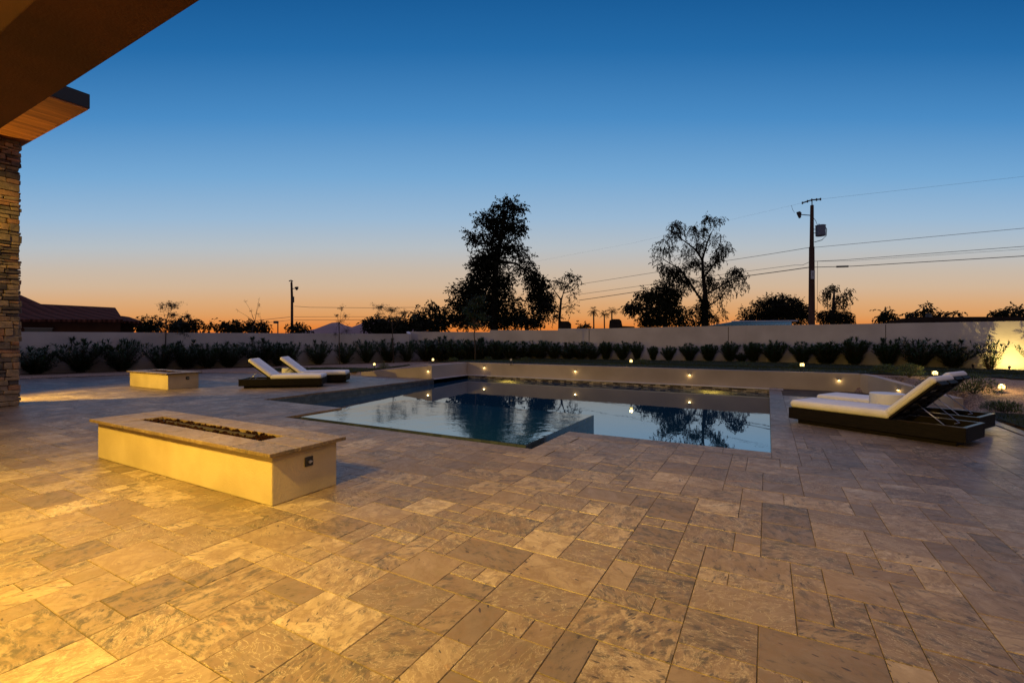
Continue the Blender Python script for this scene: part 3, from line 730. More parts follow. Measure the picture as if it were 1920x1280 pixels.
L1 = lounger('nearer white cushioned lounger of the right pair, foot towards the pool')
L1.location = (.53, 9.98, 0); L1.rotation_euler = (0, 0, R(-30))
specs = [('farther white cushioned lounger of the right pair, partly behind the other and the drum table', (1.02, 11.2), -30),
         ('nearer white cushioned lounger of the left pair, between the far fire pit and the pool', (-12.16, 9.86), 219),
         ('farther white cushioned lounger of the left pair, partly hidden behind the drum table', (-12.62, 11.2), 219)]
for lb, (x, y), a in specs:
    c = copy_tree(L1); c.location = (x, y, 0); c.rotation_euler = (0, 0, R(a)); c['label'] = lb
    if a > 100:
        for ch in kids(c):
            if ch.name.startswith(('backrest', 'back_cushion')): ch.rotation_euler = (0, -R(39), 0)
def drum(x, y, h, r, label):
    b = MB(); n = 40; prof = [(r-.01, 0), (r, .008), (r, h-.01), (r-.008, h), (r-.03, h+.001)]
    v = []; f = []
    for (q, z) in prof:
        for k in range(n): v.append((q*math.cos(2*math.pi*k/n), q*math.sin(2*math.pi*k/n), z))
    for i in range(len(prof)-1):
        for k in range(n): f.append((i*n+k, i*n+(k+1) % n, (i+1)*n+(k+1) % n, (i+1)*n+k))
    f.append(tuple((len(prof)-1)*n+k for k in range(n))); f.append(tuple(range(n-1, -1, -1))); b.add(v, f)
    o = b.build('side_table', M['drum'], loc=(x, y, 0)); me = o.data
    tag(o, label, 'side table', 'round white side tables'); return o
drum(1.80, 10.06, .56, .245, 'round white drum table between the two right loungers')
p = W(545, 688.5, .52); drum(p.x, p.y, .50, .27, 'round white drum table between the two left loungers')

# ================================================================== GARDEN LIGHTS
def path_light(px, py, z, label, power=14, on=True):
    p = W(px, py, z); g = ground_h(p.x, p.y); h = z-g
    t = empty('path_light', (p.x, p.y, g), YAW, label=label, cat='path light', group='low path lights in the garden beds')
    b = MB(); b.tube([(0,0,-.03),(0,0,h-.05)], .014, 8); b.build('stem', M['dark_metal'], t)
    b = MB(); s = .047; b.box(-s, s, -s, s, h+.036, h+.05); b.box(-s, s, -s, s, h-.052, h-.04)
    for qx in (-1, 1):
        for qy in (-1, 1): b.box(qx*s-.005, qx*s+.005, qy*s-.005, qy*s+.005, h-.04, h+.036)
    b.build('cap', M['dark_metal'], t)
    b = MB(); b.box(-.038, .038, -.038, .038, h-.039, h+.035); b.build('lens', M['lamp_glow'] if on else M['drum'], t)
    if on: lamp('path_lamp', 'POINT', (p.x, p.y, z+.075), power, color=(1,.66,.22), size=.05)
path_light(702, 682.5, .32, 'lit path light at the low left end of the retaining wall', 5)
path_light(812, 674, .56, 'lit path light behind the left wing of the retaining wall', 5)
path_light(958, 674, .66, 'unlit dark path light behind the wall, right of the pool corner', 0, False)
path_light(1183, 676.5, .70, 'lit path light behind the middle of the retaining wall', 5)
path_light(1504, 683.5, .70, 'lit path light behind the right half of the retaining wall', 7)
path_light(1753, 699.5, .60, 'lit path light just above the tilted backrests of the right loungers', 22)
path_light(1878, 725, .42, 'large bright path light in the gravel at the right edge', 34)
def wall_light(pos, rz, label):
    t = empty('wall_light', pos, rz, label=label, cat='wall light', group='small hooded wall lights on the retaining wall')
    b = MB(); n = 10; v = [(0,0,0)]+[(.045*math.cos(math.pi*k/n), -.05*math.sin(math.pi*k/n), 0) for k in range(n+1)]; v += [(x, y, .018) for x, y, z in v]
    m = n+2; b.add(v, [tuple(range(m-1, -1, -1)), tuple(range(m, 2*m))]+[(i, (i+1) % m, (i+1) % m+m, i+m) for i in range(m)]); b.build('hood', M['dark_metal'], t)
    b = MB(); b.box(-.024, .024, -.024, -.001, -.02, -.001); b.build('lens', M['sconce_glow'], t)
    d = Vector((math.sin(rz), -math.cos(rz), 0)); p = Vector(pos)+d*.05+Vector((0,0,-.03)); lamp('wall_lamp', 'POINT', p, .6, color=(1,.68,.28), size=.02)
ords = [(908, 688.5, 'small glowing wall light right beside the pool wall corner'), (1079, 695, 'small glowing wall light on the back wall, second from the pool wall corner'),
        (1293, 702, 'small glowing wall light on the back wall, below the tall leafy tree'), (1573, 712, 'small glowing wall light near the right end of the back wall, by the right loungers')]
for px, py, lb in ords:
    r = (px-960)/F_PX; dd = wy/(r*SN+CS); q = WD(px, py, dd); wall_light((q.x, wy-.002, q.z), 0, lb)
r = (803-960)/F_PX; dd = -10.978/(r*CS-SN); q = WD(803, 695, dd)
if q.y < 13.7: q.y = 13.9
# this one sits on the sloping left wing
wx, wy2 = None, None
best = min(((abs((x*CS+(13.36+(x+14.3)*.0923)*SN)/depth(x, 13.36+(x+14.3)*.0923)-r), x) for x in [-14.3+.02*i for i in range(165)]))
x = best[1]; y = 13.36+(x+14.3)*.0923; dd = depth(x, y); wall_light((x, y-.004, HCAM-(695-HORIZ)/F_PX*dd), math.atan(.0923), 'small glowing wall light on the left wing wall, left of the pool corner')
a = Vector((2.42, wy-.2)); c = Vector((3.52, 13.35)); q = a+(c-a)*.42; ang = math.atan2(c.y-a.y, c.x-a.x)
wall_light((q.x-.01, q.y-.01, .22), ang, 'small wall light on the sloping right end wall, just behind the drum table')
# uplight at the right wall
x, y, d = RW(1876); up = Vector((x, y, .5)); nrm = Vector((-(RW(1900)[1]-RW(1800)[1]), RW(1900)[0]-RW(1800)[0], 0)).normalized()
if nrm.y > 0: nrm = -nrm
def uplight(px, off, label, tgt_px, power, tz=1.2):
    x, y, d = RW(px); p = Vector((x, y, 0))+nrm*off; g = ground_h(p.x, p.y)
    t = empty('garden_uplight', (p.x, p.y, g), 0, label=label, cat='uplight')
    tx, ty, _ = RW(tgt_px); aim = (Vector((tx, ty, tz))-Vector((p.x, p.y, g+.12))).normalized()
    b = MB(); b.tube([(0,0,-.03),(0,0,.1)], .012, 8); b.build('stake', M['dark_metal'], t)
    q = Vector((0,0,.12)); b = MB(); b.tube([q-aim*.05, q+aim*.07], [.03,.038], 14); b.build('housing', M['dark_metal'], t)
    b = MB(); b.tube([q+aim*.0705, q+aim*.073], .03, 14); b.build('lens', M['lamp_glow'], t)
    if power: lamp('uplight_lamp', 'SPOT', Vector((p.x, p.y, g))+q+aim*.09, power, color=(1,.70,.20), target=(tx, ty, tz), angle=140, blend=.8, size=.03)
uplight(1886, 1.0, 'small dark garden uplight aimed at the wall beside the glowing shrub', 1896, 190, 1.2)
uplight(1823, .30, 'small mushroom shaped garden lamp silhouetted against the lit wall', 1823, 0, .9)

# ================================================================== OLEANDERS
def oleander(seed, w, h, nst, dense):
    r = random.Random(seed); st = MB(); lf = MB(); up = Vector((0,0,1))
    for k in range(nst):
        a = 2*math.pi*k/nst+r.uniform(-.4,.4); reach = w/2*math.sqrt(r.uniform(.02, .85)); H = h*r.uniform(.6, .96)*(1-.25*(reach/(w/2))**2)
        p0 = Vector((math.cos(a)*.05, math.sin(a)*.05, -.03)); p3 = Vector((math.cos(a)*reach, math.sin(a)*reach, H))
        p1 = p0+Vector((math.cos(a)*reach*.2, math.sin(a)*reach*.2, H*.38)); p2 = p0.lerp(p3, .7)+Vector((r.uniform(-.05,.05), r.uniform(-.05,.05), .03))
        P = [p0, p1, p2, p3]; st.tube(P, [.011, .009, .007, .004], 5)
        nw = int(dense*H/1.1)
        for q in range(nw):
            tt = .10+.90*q/(nw-1); s = tt*3; i = min(2, int(s)); c = P[i].lerp(P[i+1], s-i); ax = (P[i+1]-P[i]).normalized()
            base = r.uniform(0, 6.28); e1 = ax.orthogonal().normalized(); e2 = ax.cross(e1)
            for m in range(3 if tt < .93 else 6):
                th = base+m*2.094; sp = r.uniform(.75, 1.15) if tt < .93 else r.uniform(.25,.7)
                d = ax*math.cos(sp)+(e1*math.cos(th)+e2*math.sin(th))*math.sin(sp)
                lf.leaf(c, d, up, r.uniform(.11, .19), r.uniform(.022, .034))
    for k in range(nst//2):
        a = r.uniform(0, 6.28); reach = w/2*r.uniform(.15, .62); H = h*r.uniform(.22, .5); p0 = Vector((math.cos(a)*.06, math.sin(a)*.06, -.03)); p1 = Vector((math.cos(a)*reach, math.sin(a)*reach, H)); st.tube([p0, p0.lerp(p1, .5)+Vector((0,0,.03)), p1], [.008,.006,.004], 4)
        for q in range(14):
            c = p0.lerp(p1, .25+.75*q/13)
            for m in range(3):
                th = r.uniform(0, 6.28); d = Vector((math.cos(th), math.sin(th), r.uniform(-.1, .9))); lf.leaf(c, d, up, r.uniform(.10,.17), r.uniform(.022,.034))
    mxr = max(math.hypot(p[0], p[1]) for p in lf.v); mxz = max(p[2] for p in lf.v)
    for g_ in (lf, st): g_.v = [(p[0]*w/2/mxr*1.12, p[1]*w/2/mxr*1.12, p[2]*h/mxz if p[2] > 0 else p[2]) for p in g_.v]
    t = empty('oleander_shrub')
    lf.build('foliage', M['leaf_oleander'], t); st.build('stems', M['bark'], t)
    return t
V = [oleander(11, 1.25, 1.25, 34, 24), oleander(12, 1.1, 1.35, 30, 26), oleander(13, 1.4, 1.2, 40, 22), oleander(14, .9, 1.2, 46, 30), oleander(15, .8, 1.15, 50, 30), oleander(16, 1.05, 1.25, 54, 28), oleander(17, 1.2, 1.3, 15, 15)]
VS = [(1.25,1.25),(1.1,1.35),(1.4,1.2),(.9,1.2),(.8,1.15),(1.05,1.25),(1.2,1.3)]
used = [False]*7
ORD = ['first','second','third','fourth','fifth','sixth','seventh','eighth','ninth','tenth','eleventh','twelfth','thirteenth','fourteenth','fifteenth','sixteenth','seventeenth','eighteenth','nineteenth','twentieth','twenty-first','twenty-second','twenty-third','twenty-fourth','twenty-fifth','twenty-sixth','twenty-seventh','twenty-eighth','twenty-ninth','thirtieth']
def place_shrub(k, x, y, z, w, h, label, group):
    if used[k]: t = copy_tree(V[k])
    else: t = V[k]; used[k] = True
    vw, vh = VS[k]; t.location = (x, y, z); sxy = w/vw; t.scale = (sxy, sxy, h/vh); t.rotation_euler = (0, 0, rnd.uniform(0, 6.28))
    tag(t, label, 'shrub', group); return t
jb = MB(); x_, y_, d_ = RW(1104); q_ = Vector((x_, y_, 0))
W2 = [o for o in bpy.data.objects if o.name.startswith('perimeter_wall')]
for px_ in (1104, 1365, 1660):
    x_, y_, d_ = RW(px_); x2, y2, _ = RW(px_+1.2); jb = MB(); wall_run(jb, [(x_, y_, .2, 2.12), (x2, y2, .2, 2.12)], -.003); k_ = jb.build('control_joint', M['grout'], W2[1])
def ltr(px):   # point in front of left wall seen at px
    r = (px-960)/F_PX; a = Vector(cornr); dv = Vector((LW0.x, LW0.y))-a
    # lat = x*CS+y*SN ; dep = -x*SN+y*CS ; lat = r*dep
    f = lambda P: (P.x*CS+P.y*SN)-r*(-P.x*SN+P.y*CS)
    t0 = f(a); t1 = f(a+dv); s = t0/(t0-t1); return a+dv*s
left = [(72,643,78),(155,629,64),(230,630,70),(302,640,52),(347,634,56),(388,640,50),(427,637,56),(482,629,58),(515,641,40),(537,637,44),(591,635,44),(640,640,40),(680,633,42),(719,632,42),(754,637,36)]
for i, (px, top, wpx) in enumerate(left):
    P = ltr(px); n2 = Vector((P.x-cornr[0], P.y-cornr[1])).normalized(); off = Vector((-n2.y, n2.x)); 
    if off.x < 0: off = -off
    P = P+off*.7; d = depth(P.x, P.y); g = ground_h(P.x, P.y); h = HCAM+(HORIZ-top)/F_PX*d-g; w = wpx/F_PX*d*1.35
    look = 'wide' if w/h > 1.1 else ('tall' if h > 1.3 else 'bushy')
    place_shrub(i % 3, P.x, P.y, g, w, h, f'{look} oleander, {ORD[i]} shrub from the stone pier along the left wall', 'oleanders along the left wall')
right = [(797,632,36),(826,627,36),(853,633,34),(880,631,38),(906,630,38),(933,635,32),(957,636,34),(984,637,34),(1012,635,34),(1038,638,30),(1064,640,30),(1088,637,36),(1112,645,26),(1136,637,27),(1167,637,32),(1194,638,23),(1225,646,20),(1254,646,26),(1292,641,32),(1329,642,32),(1368,637,32),(1391,660,26),(1412,638,32),(1451,635,41),(1503,638,38),(1548,637,50),(1602,628,44),(1664,631,44),(1722,628,66),(1786,634,62),(1856,626,52),(1942,638,44)]
for i, (px, top, wpx) in enumerate(right):
    x, y, d0 = RW(px); P = Vector((x, y, 0))+nrm*(.55 if px > 1600 else .6); r = (px-960)/F_PX
    # slide along the wall so it stays at px
    for _ in range(6):
        lat, dd = P.x*CS+P.y*SN, depth(P.x, P.y); al = Vector((nrm.y, -nrm.x, 0)); 
        e = lat-r*dd; de = (al.x*CS+al.y*SN)-r*(-al.x*SN+al.y*CS); P = P-al*(e/de)
    d = depth(P.x, P.y); g = ground_h(P.x, P.y); h = HCAM+(HORIZ-top)/F_PX*d-g; w = wpx/F_PX*d*(1.9 if px < 1130 else 1.32)
    k = (3+i % 3) if px > 1120 and px < 1700 else (i % 3 if px < 1120 else (5, 0, 1)[i % 3])
    if i >= 30: k = 6
    look = 'narrow' if w/h < .62 else ('broad' if w/h > .95 else 'upright')
    if px > 1700: look = 'airy'; 
    lb = f'{look} oleander, {ORD[i]} shrub from the wall corner along the back and right wall' if i < 30 else ('glowing oleander lit from behind by the yellow uplight at the right wall' if i == 30 else 'oleander cut by the right edge of the photo against the lit wall')
    place_shrub(k, P.x, P.y, g, w, h, lb, 'oleanders along the back and right wall')

# ---- low bushes in the beds
def bush(px, py, z, wd, h, label, seed, mt='leaf_bush', n=900):
    r = random.Random(seed); p = W(px, py, z); g = ground_h(p.x, p.y); b = MB()
    for k in range(n):
        a = r.uniform(0, 6.28); e = r.uniform(.05, 1); rr = wd/2*math.sqrt(r.random())*(1-.3*e); c = Vector((math.cos(a)*rr, math.sin(a)*rr, h*e*.85*(1-(rr/(wd/2))**2*.5)))
        d = Vector((math.cos(a)*.6, math.sin(a)*.6, r.uniform(.2, 1.3)))+Vector((r.uniform(-.5,.5), r.uniform(-.5,.5), 0)); b.leaf(c, d, Vector((0,0,1)), r.uniform(.05,.10), r.uniform(.008,.018))
    s = MB()
    for k in range(9):
        a = r.uniform(0, 6.28); s.tube([(0,0,-.02), (math.cos(a)*wd*.2, math.sin(a)*wd*.2, h*.4), (math.cos(a)*wd*.35, math.sin(a)*wd*.35, h*.75)], [.008,.006,.003], 4)
    t = empty('garden_bush', (p.x, p.y, g), label=label, cat='bush', group='low bushes in the gravel beds')
    b.build('foliage', M[mt], t); s.build('stems', M['bark'], t)
bush(1825, 750, .12, 1.0, .48, 'yellow lit low bush in the gravel, left of the large path light', 21, n=1500)
bush(1758, 735, .25, .9, .45, 'dark low bush behind the tilted lounger backrests', 22)
bush(1705, 712, .40, .7, .40, 'low bush catching lamplight beside the sloping wall end', 23)
bush(1880, 772, .05, .7, .22, 'dark spreading bush under the large path light', 24)
bush(1660, 702, .45, .8, .3, 'dark mounded bush behind the right end of the retaining wall', 25)
bush(1490, 690, .47, .6, .25, 'small bush left of the path light in the right bed', 26, n=500)
bush(1205, 684, .47, .7, .28, 'twiggy low bush right of the middle path light', 27, n=500)
bush(1395, 687, .47, .8, .22, 'small dark ground bush behind the wall below the tall tree', 28, n=400)
bush(915, 676, .47, .5, .22, 'round dark bush behind the pool wall corner', 29, n=400)
bush(850, 678, .45, .5, .2, 'small dark bush right of the second path light', 30, n=400)
bush(720, 688, .2, .6, .3, 'pale low bush right of the leftmost path light', 31, n=500)
bush(985, 676, .47, .6, .22, 'low dark bush right of the unlit path light', 33, n=400)

# ================================================================== YOUNG TREES in the garden
def young_tree(px, ybase, ytop, z, trunk_px, crown, label, seed, nleaf, leaf_mat='leaf_young', kind='tree', stake=False):
    r = random.Random(seed); p = W(px, ybase, z); d = depth(p.x, p.y); z = ground_h(p.x, p.y); base = Vector((p.x, p.y, z))
    t = empty('young_tree', base, label=label, cat='tree', group='young trees planted in the garden beds')
    def loc(qx, qy, dd=0): return WD(qx, qy, d+dd)-base
    tr = MB(); pts = [Vector((0,0,-.05))]+[loc(a, b_) for a, b_ in trunk_px]; n = len(pts)
    tr.tube(pts, [.036-.020*i/(n-1) for i in range(n)], 8); tr.build('trunk', M['bark'], t, smooth=True)
    br = MB(); lf = MB()
    for (cx, cy, rx, ry, k) in crown:
        c = loc(cx, cy, r.uniform(-.15,.15)*rx/10); s = pts[-1] if r.random() < .4 else pts[-2].lerp(pts[-1], r.random())
        RX, RY = rx/F_PX*d, ry/F_PX*d
        mid = s.lerp(c, .5)+Vector((r.uniform(-.05,.05), r.uniform(-.05,.05), .04)); br.tube([s, mid, c], [.011,.008,.005], 5)
        for q in range(int(k*1.4)):
            v = Vector((r.gauss(0,.5), r.gauss(0,.5), r.gauss(0,.5))); e = c+Vector((v.x*RX, v.y*RX, v.z*RY)); br.tube([c, c.lerp(e,.5)+Vector((0,0,.02)), e], [.004,.003,.002], 3, cap=False)
            for m in range(nleaf):
                g = c.lerp(e, r.uniform(.25, 1.1))+Vector((r.gauss(0,.03), r.gauss(0,.03), r.gauss(0,.03)))
                dd = Vector((r.uniform(-1,1), r.uniform(-1,1), r.uniform(-1.1,.4))); lf.leaf(g, dd, Vector((0,0,1)), r.uniform(.055,.10), r.uniform(.020,.036))
    br.build('branches', M['bark'], t); lf.build('crown', M[leaf_mat], t)
    return t
young_tree(309.5, 693, 558, 0, [(310,655),(311,625),(312,600)], [(318,570,22,9,26),(305,577,12,8,12),(322,590,16,10,26),(352,592,11,9,22),(300,600,10,12,12),(330,607,18,9,16),(345,625,22,10,12),(300,620,8,10,6),(325,575,14,10,16)], 'young leafy tree with thin brown trunk behind the far fire pit', 41, 9)
young_tree(476, 682, 560, 0, [(474,640),(473,618),(478,604)], [(471,584,3,6,5),(486,570,2,12,6),(483,588,5,4,6),(445,582,3,4,4),(460,565,3,4,3),(490,600,3,8,5),(486,560,2,3,3)], 'bare sparse young tree above the left loungers', 42, 3)
young_tree(637, 684, 570, 0, [(636,650),(636,625),(635,603)], [(640,578,10,7,12),(632,590,8,6,8),(648,592,10,8,10),(640,603,14,8,14),(650,620,14,9,18),(630,625,8,9,8)], 'slender young tree with pale fine leaves, beside the distant hills', 43, 7)
young_tree(738, 678, 560, .1, [(737,650),(736,625),(735,608)], [(712,575,16,8,34),(735,582,18,9,44),(758,586,15,9,34),(740,597,24,8,40),(708,590,12,7,22),(775,596,10,7,12)], 'young tree with spreading feathery crown left of the wall step', 44, 10, 'leaf_oleander')
young_tree(891, 676, 545, .45, [(891,650),(889,628),(890,605)], [(890,572,18,10,44),(900,560,16,10,40),(884,590,14,12,40),(905,592,16,12,40),(892,608,20,9,40),(875,580,12,8,24)], 'dark young tree in front of the biggest background tree', 45, 10, 'leaf_oleander')

# ================================================================== BACKGROUND TREES
def far_tree(name, d, blobs, limbs, label, seed, cat='tree', ls=.22, group='trees beyond the garden wall', mt='leaf_far', droop=.2):
    r = random.Random(seed); bx = limbs[0][0][0] if limbs else blobs[0][0]; base = WD(bx, HORIZ, d); base.z = .3
    t = empty(name, base, label=label, cat=cat, group=group)
    tr = MB(); s = d/F_PX
    for L in limbs:
        n = len(L); jd = r.uniform(-.6, .6)
        pts = [WD(a, b_, d+(0 if i == 0 else jd*i/n*2))-base for i, (a, b_, w) in enumerate(L)]
        if L is limbs[0]: pts[0].z = -.3
        tr.tube(pts, [w*s/2 for a, b_, w in L], 7)
    lf = MB(); twg = MB()
    for (cx, cy, rx, ry, k) in blobs:
        c = WD(cx, cy, d+r.uniform(-.4,.4)*rx*s)-base; RX, RY = rx*s, ry*s
        for q in range(int(k*(1.6 if name == 'evergreen_tree' else (2.3 if name in ('leafy_tree', 'airy_tree', 'weeping_tree') else 2.0 if name == 'mesquite_tree' else 1.6)))):
            while True:
                v = Vector((r.uniform(-1,1), r.uniform(-1,1), r.uniform(-1,1)))
                if v.length < 1: break
            v = v*(.65+.35*r.random()) if r.random() < .5 else v*1.05; e = c+Vector((v.x*RX*CS-v.y*RX*.8*SN, v.x*RX*SN+v.y*RX*.8*CS, v.z*RY))
            if q % (1 if name in ('leafy_tree', 'airy_tree') else 3) == 0: tr.tube([c.lerp(e, .25), c.lerp(e, .65)+Vector((r.uniform(-.1,.1), r.uniform(-.1,.1), .08)), e], [.016, .011, .006], 3, cap=False)
            out = Vector((v.x*CS-v.y*SN, v.x*SN+v.y*CS, v.z*.6)); g = e.copy()
            dd = (out+Vector((r.uniform(-.9,.9), r.uniform(-.9,.9), r.uniform(-.9-droop*2.2, .7-droop)))).normalized()
            for m in range(r.randint(3, 10)):
                l_ = ls*r.uniform(.8,1.7); ld = (dd+Vector((r.uniform(-1,1), r.uniform(-1,1), r.uniform(-1,.7)))*.9)
                lf.leaf(g, ld, Vector((r.uniform(-1,1), r.uniform(-1,1), .6)), l_, l_*r.uniform(.4,.75))
                g = g+dd*ls*.55; dd = (dd+Vector((r.uniform(-.3,.3), r.uniform(-.3,.3), -.08-droop*.35))).normalized()
    tr.build('trunk', M['bark_far'], t, smooth=True); lf.build('crown', M[mt], t)
    return t
far_tree('evergreen_tree', 45, [(955,388,31,13,150),(908,411,17,11,60),(949,427,36,21,330),(893,446,20,14,90),(934,463,26,15,180),(915,490,32,20,260),(972,468,15,15,60),(988,496,12,17,60),(912,528,34,26,330),(1007,532,19,17,110),(1019,565,18,13,80),(868,570,26,32,230),(924,578,32,32,330),(958,515,18,18,50),(961,572,18,24,80),(1000,548,10,14,40),(985,604,34,8,90),(905,500,20,20,120),(930,410,16,10,60),(866,600,24,12,120),(940,600,30,14,160),(850,545,8,8,18),(893,562,24,24,200),(890,590,26,20,200),(880,540,18,16,90),(1000,524,15,13,80),(1013,552,17,15,110),(1026,574,13,11,70),(1005,578,12,12,40),(975,590,16,14,60),(940,540,22,20,120)],
         [[(928,634,16),(926,560,13),(930,500,10),(940,440,7),(953,385,3)],[(935,490,6),(968,494,4),(990,512,3),(1010,555,2)],[(930,520,6),(905,530,4),(872,560,2)],[(937,450,5),(915,430,3),(900,415,2)]], 'tallest dark evergreen tree with ragged two legged outline behind the back wall', 51, ls=.18, droop=-.03)
far_tree('airy_tree', 42, [(1048,530,13,10,22),(1068,518,14,7,22),(1083,524,7,7,9),(1062,538,14,8,12),(1075,552,12,9,9),(1035,552,9,9,8),(1030,570,14,9,12),(1071,577,15,14,12),(1040,596,14,10,20),(1080,535,8,6,6)],
         [[(1049,634,6),(1049,600,5),(1052,562,4),(1060,540,3),(1072,526,2)],[(1052,562,3),(1043,550,2),(1036,540,1)],[(1055,550,2),(1072,545,1.5),(1082,540,1)],[(1050,580,2),(1065,573,1.5),(1078,580,1)],[(1050,585,2),(1035,578,1.5),(1022,582,1)]], 'small airy tree between the tallest evergreen and the palms', 52, ls=.11, droop=.05)
far_tree('leafy_tree', 42, [(1328,411,11,9,26),(1348,414,9,12,12),(1270,424,18,10,34),(1302,428,9,7,16),(1266,438,17,10,30),(1321,432,10,10,18),(1236,472,16,14,16),(1232,490,12,12,8),(1258,466,13,11,16),(1358,468,15,15,36),(1345,484,13,14,40),(1315,463,10,10,26),(1304,494,18,16,50),(1264,514,25,18,130),(1288,530,16,12,50),(1328,524,8,14,24),(1381,511,18,13,50),(1396,530,10,20,14),(1362,530,12,12,24),(1352,556,16,20,24),(1357,585,7,16,10),(1320,580,14,34,150),(1296,590,18,20,40),(1340,535,12,8,18),(1330,500,10,12,20),(1338,595,12,12,30),(1245,500,12,10,20),(1290,465,12,12,12),(1305,440,30,18,24),(1340,450,20,24,26),(1245,455,22,18,20),(1330,535,40,26,50),(1375,535,26,22,24),(1285,480,30,20,26)],
         [[(1322,634,15),(1322,590,12),(1322,549,8),(1318,511,6),(1317,485,4.5)],[(1317,488,4),(1306,470,3.2),(1290,457,2.6),(1276,447,1.8),(1261,434,1)],[(1317,487,4),(1326,455,3),(1333,438,2.4),(1340,425,1.8),(1352,411,.9)],[(1321,572,5),(1305,548,4),(1291,526,3.5),(1274,503,2.6),(1256,494,2),(1241,484,1.3),(1226,480,.8)],[(1323,552,3.5),(1347,539,2.6),(1364,528,2),(1394,519,1)],[(1322,575,3.5),(1335,570,2.6),(1353,556,1.8),(1360,545,.8)],[(1320,520,4),(1335,500,3),(1350,480,2)],[(1256,494,2),(1257,480,2),(1245,462,1)],[(1306,470,2.5),(1307,452,2),(1300,435,1)],[(1326,455,2),(1312,445,1.5),(1305,440,1)]], 'tall spreading tree with open leafy branches left of the main utility pole', 53, ls=.11, droop=.35)
far_tree('dense_tree', 40, [(1184,575,13,10,70),(1216,553,20,14,110),(1216,580,18,16,110),(1245,566,20,30,220),(1265,548,15,18,90),(1264,588,20,20,150),(1226,600,26,9,120),(1245,535,16,10,50)],
         [[(1247,634,10),(1247,600,8),(1252,560,5),(1242,540,2)],[(1247,600,4),(1220,585,3),(1190,577,1.5)]], 'dense dark tree attached to the left side of the tall spreading tree', 54, ls=.16)
far_tree('weeping_tree', 48, [(1562,538,10,7,16),(1545,553,9,11,20),(1588,546,9,7,12),(1575,556,12,9,18),(1553,545,8,8,12),(1568,568,18,10,30),(1590,560,8,10,10),(1565,592,32,15,260),(1590,600,14,6,40)],
         [[(1562,634,8),(1562,585,6),(1564,545,3)],[(1563,575,3),(1580,555,1.5)]], 'small weeping tree just right of the main utility pole', 55, ls=.13, droop=.7)
far_tree('mesquite_tree', 48, [(1460,590,50,24,620),(1455,575,38,18,260),(1500,590,26,18,160),(1410,600,20,9,80),(1395,590,14,9,26),(1472,565,26,8,50)], [[(1462,634,9),(1462,600,6)]], 'wide dark dome shaped tree left of the main utility pole', 56, ls=.15, droop=-.2)
def scatter(name, d, specs, base_label, seed0):
    for i, (blobs, lb) in enumerate(specs):
        far_tree(name, d, blobs, [[(blobs[0][0], 634, 4), (blobs[0][0], blobs[0][1], 2)]], lb, seed0+i, ls=.19)
scatter('background_tree', 44, [
    ([(283,606,18,12,90),(268,612,12,8,40)], 'dark tree just right of the tiled roof'),
    ([(350,607,22,12,100),(330,612,16,10,60)], 'dark round tree behind the young tree by the far fire pit'),
    ([(366,610,6,6,12),(394,613,10,5,16),(393,604,2,6,4)], 'tiny dark treetop between the two left young trees'),
    ([(437,611,20,9,90),(420,615,10,5,20)], 'dark round tree behind the bare young tree, left half'),
    ([(482,613,20,9,80),(470,606,8,6,20)], 'dark tree left of the small street lamp'),
    ([(560,616,16,7,50),(552,610,8,5,14)], 'low dark trees at the foot of the small utility pole'),
    ([(725,610,42,13,330),(700,602,18,7,60)], 'broad dark tree behind the feathery young tree'),
    ([(762,602,12,12,40),(783,590,14,10,34),(792,604,22,12,120)], 'open dark tree above the left wall step'),
    ([(806,574,13,13,28),(822,585,15,12,40),(815,605,24,12,150),(838,592,10,14,40)], 'pale edged tree left of the tallest evergreen'),
    ([(990,600,26,8,70),(1010,592,14,8,26)], 'low hedge-like tree right of the tallest evergreen'),
    ([(1310,604,10,5,20),(1290,606,14,4,20)], 'low bush in front of the tall spreading tree trunk'),
    ([(1664,590,10,10,50),(1655,596,6,8,18)], 'small round tree at the left end of the long dark roof'),
    ([(1712,588,14,4,16),(1735,582,14,7,20),(1730,592,22,4,30),(1732,572,3,5,5)], 'twiggy tree above the long dark roof'),
    ([(1772,590,16,5,18),(1795,585,8,4,8),(1765,592,12,3,10)], 'thin twiggy branches above the middle of the long dark roof'),
    ([(1890,586,28,7,60),(1910,580,14,6,22),(1868,588,14,4,16)], 'spiky twiggy tree above the right end of the long dark roof'),
    ([(1100,609,8,4,14),(1090,611,8,3,10)], 'small low treetop under the leftmost palm')], '', 60)
def palm(px, py, r_px, d, label, seed):
    r = random.Random(seed); base = WD(px, HORIZ, d); base.z = .3; top = WD(px, py, d)-base; s = d/F_PX; Rf = r_px*s
    t = empty('palm_tree', base, label=label, cat='palm tree', group='far palm trees on the horizon')
    b = MB(); b.tube([(0,0,-.2), top*.5+Vector((.05,0,0)), top], [.24,.18,.16], 8); b.build('trunk', M['bark_far'], t)
    f = MB()
    for k in range(34):
        a = r.uniform(0, 6.28); el = r.uniform(-.7, 1.25); dr = Vector((math.cos(a)*math.cos(el), math.sin(a)*math.cos(el), math.sin(el)))
        P = [top, top+dr*Rf*.5+Vector((0,0,.1)), top+dr*Rf*.95-Vector((0,0,Rf*.25))]
        for q in range(9):
            tt = .25+.75*q/8; c = P[0].lerp(P[1], tt*2) if tt < .5 else P[1].lerp(P[2], tt*2-1); dv = (P[2]-P[0]).normalized(); sd = dv.cross(Vector((0,0,1))).normalized()
            for sg in (-1, 1): f.leaf(c, dv*.6+sd*sg*.7-Vector((0,0,.25)), Vector((0,0,1)), Rf*.34, .10)
    f.build('fronds', M['leaf_far'], t)
palm(1113, 583, 11, 110, 'leftmost of the three far palm trees', 81)
palm(1133, 588, 9, 125, 'middle far palm tree, lower and smaller', 82)
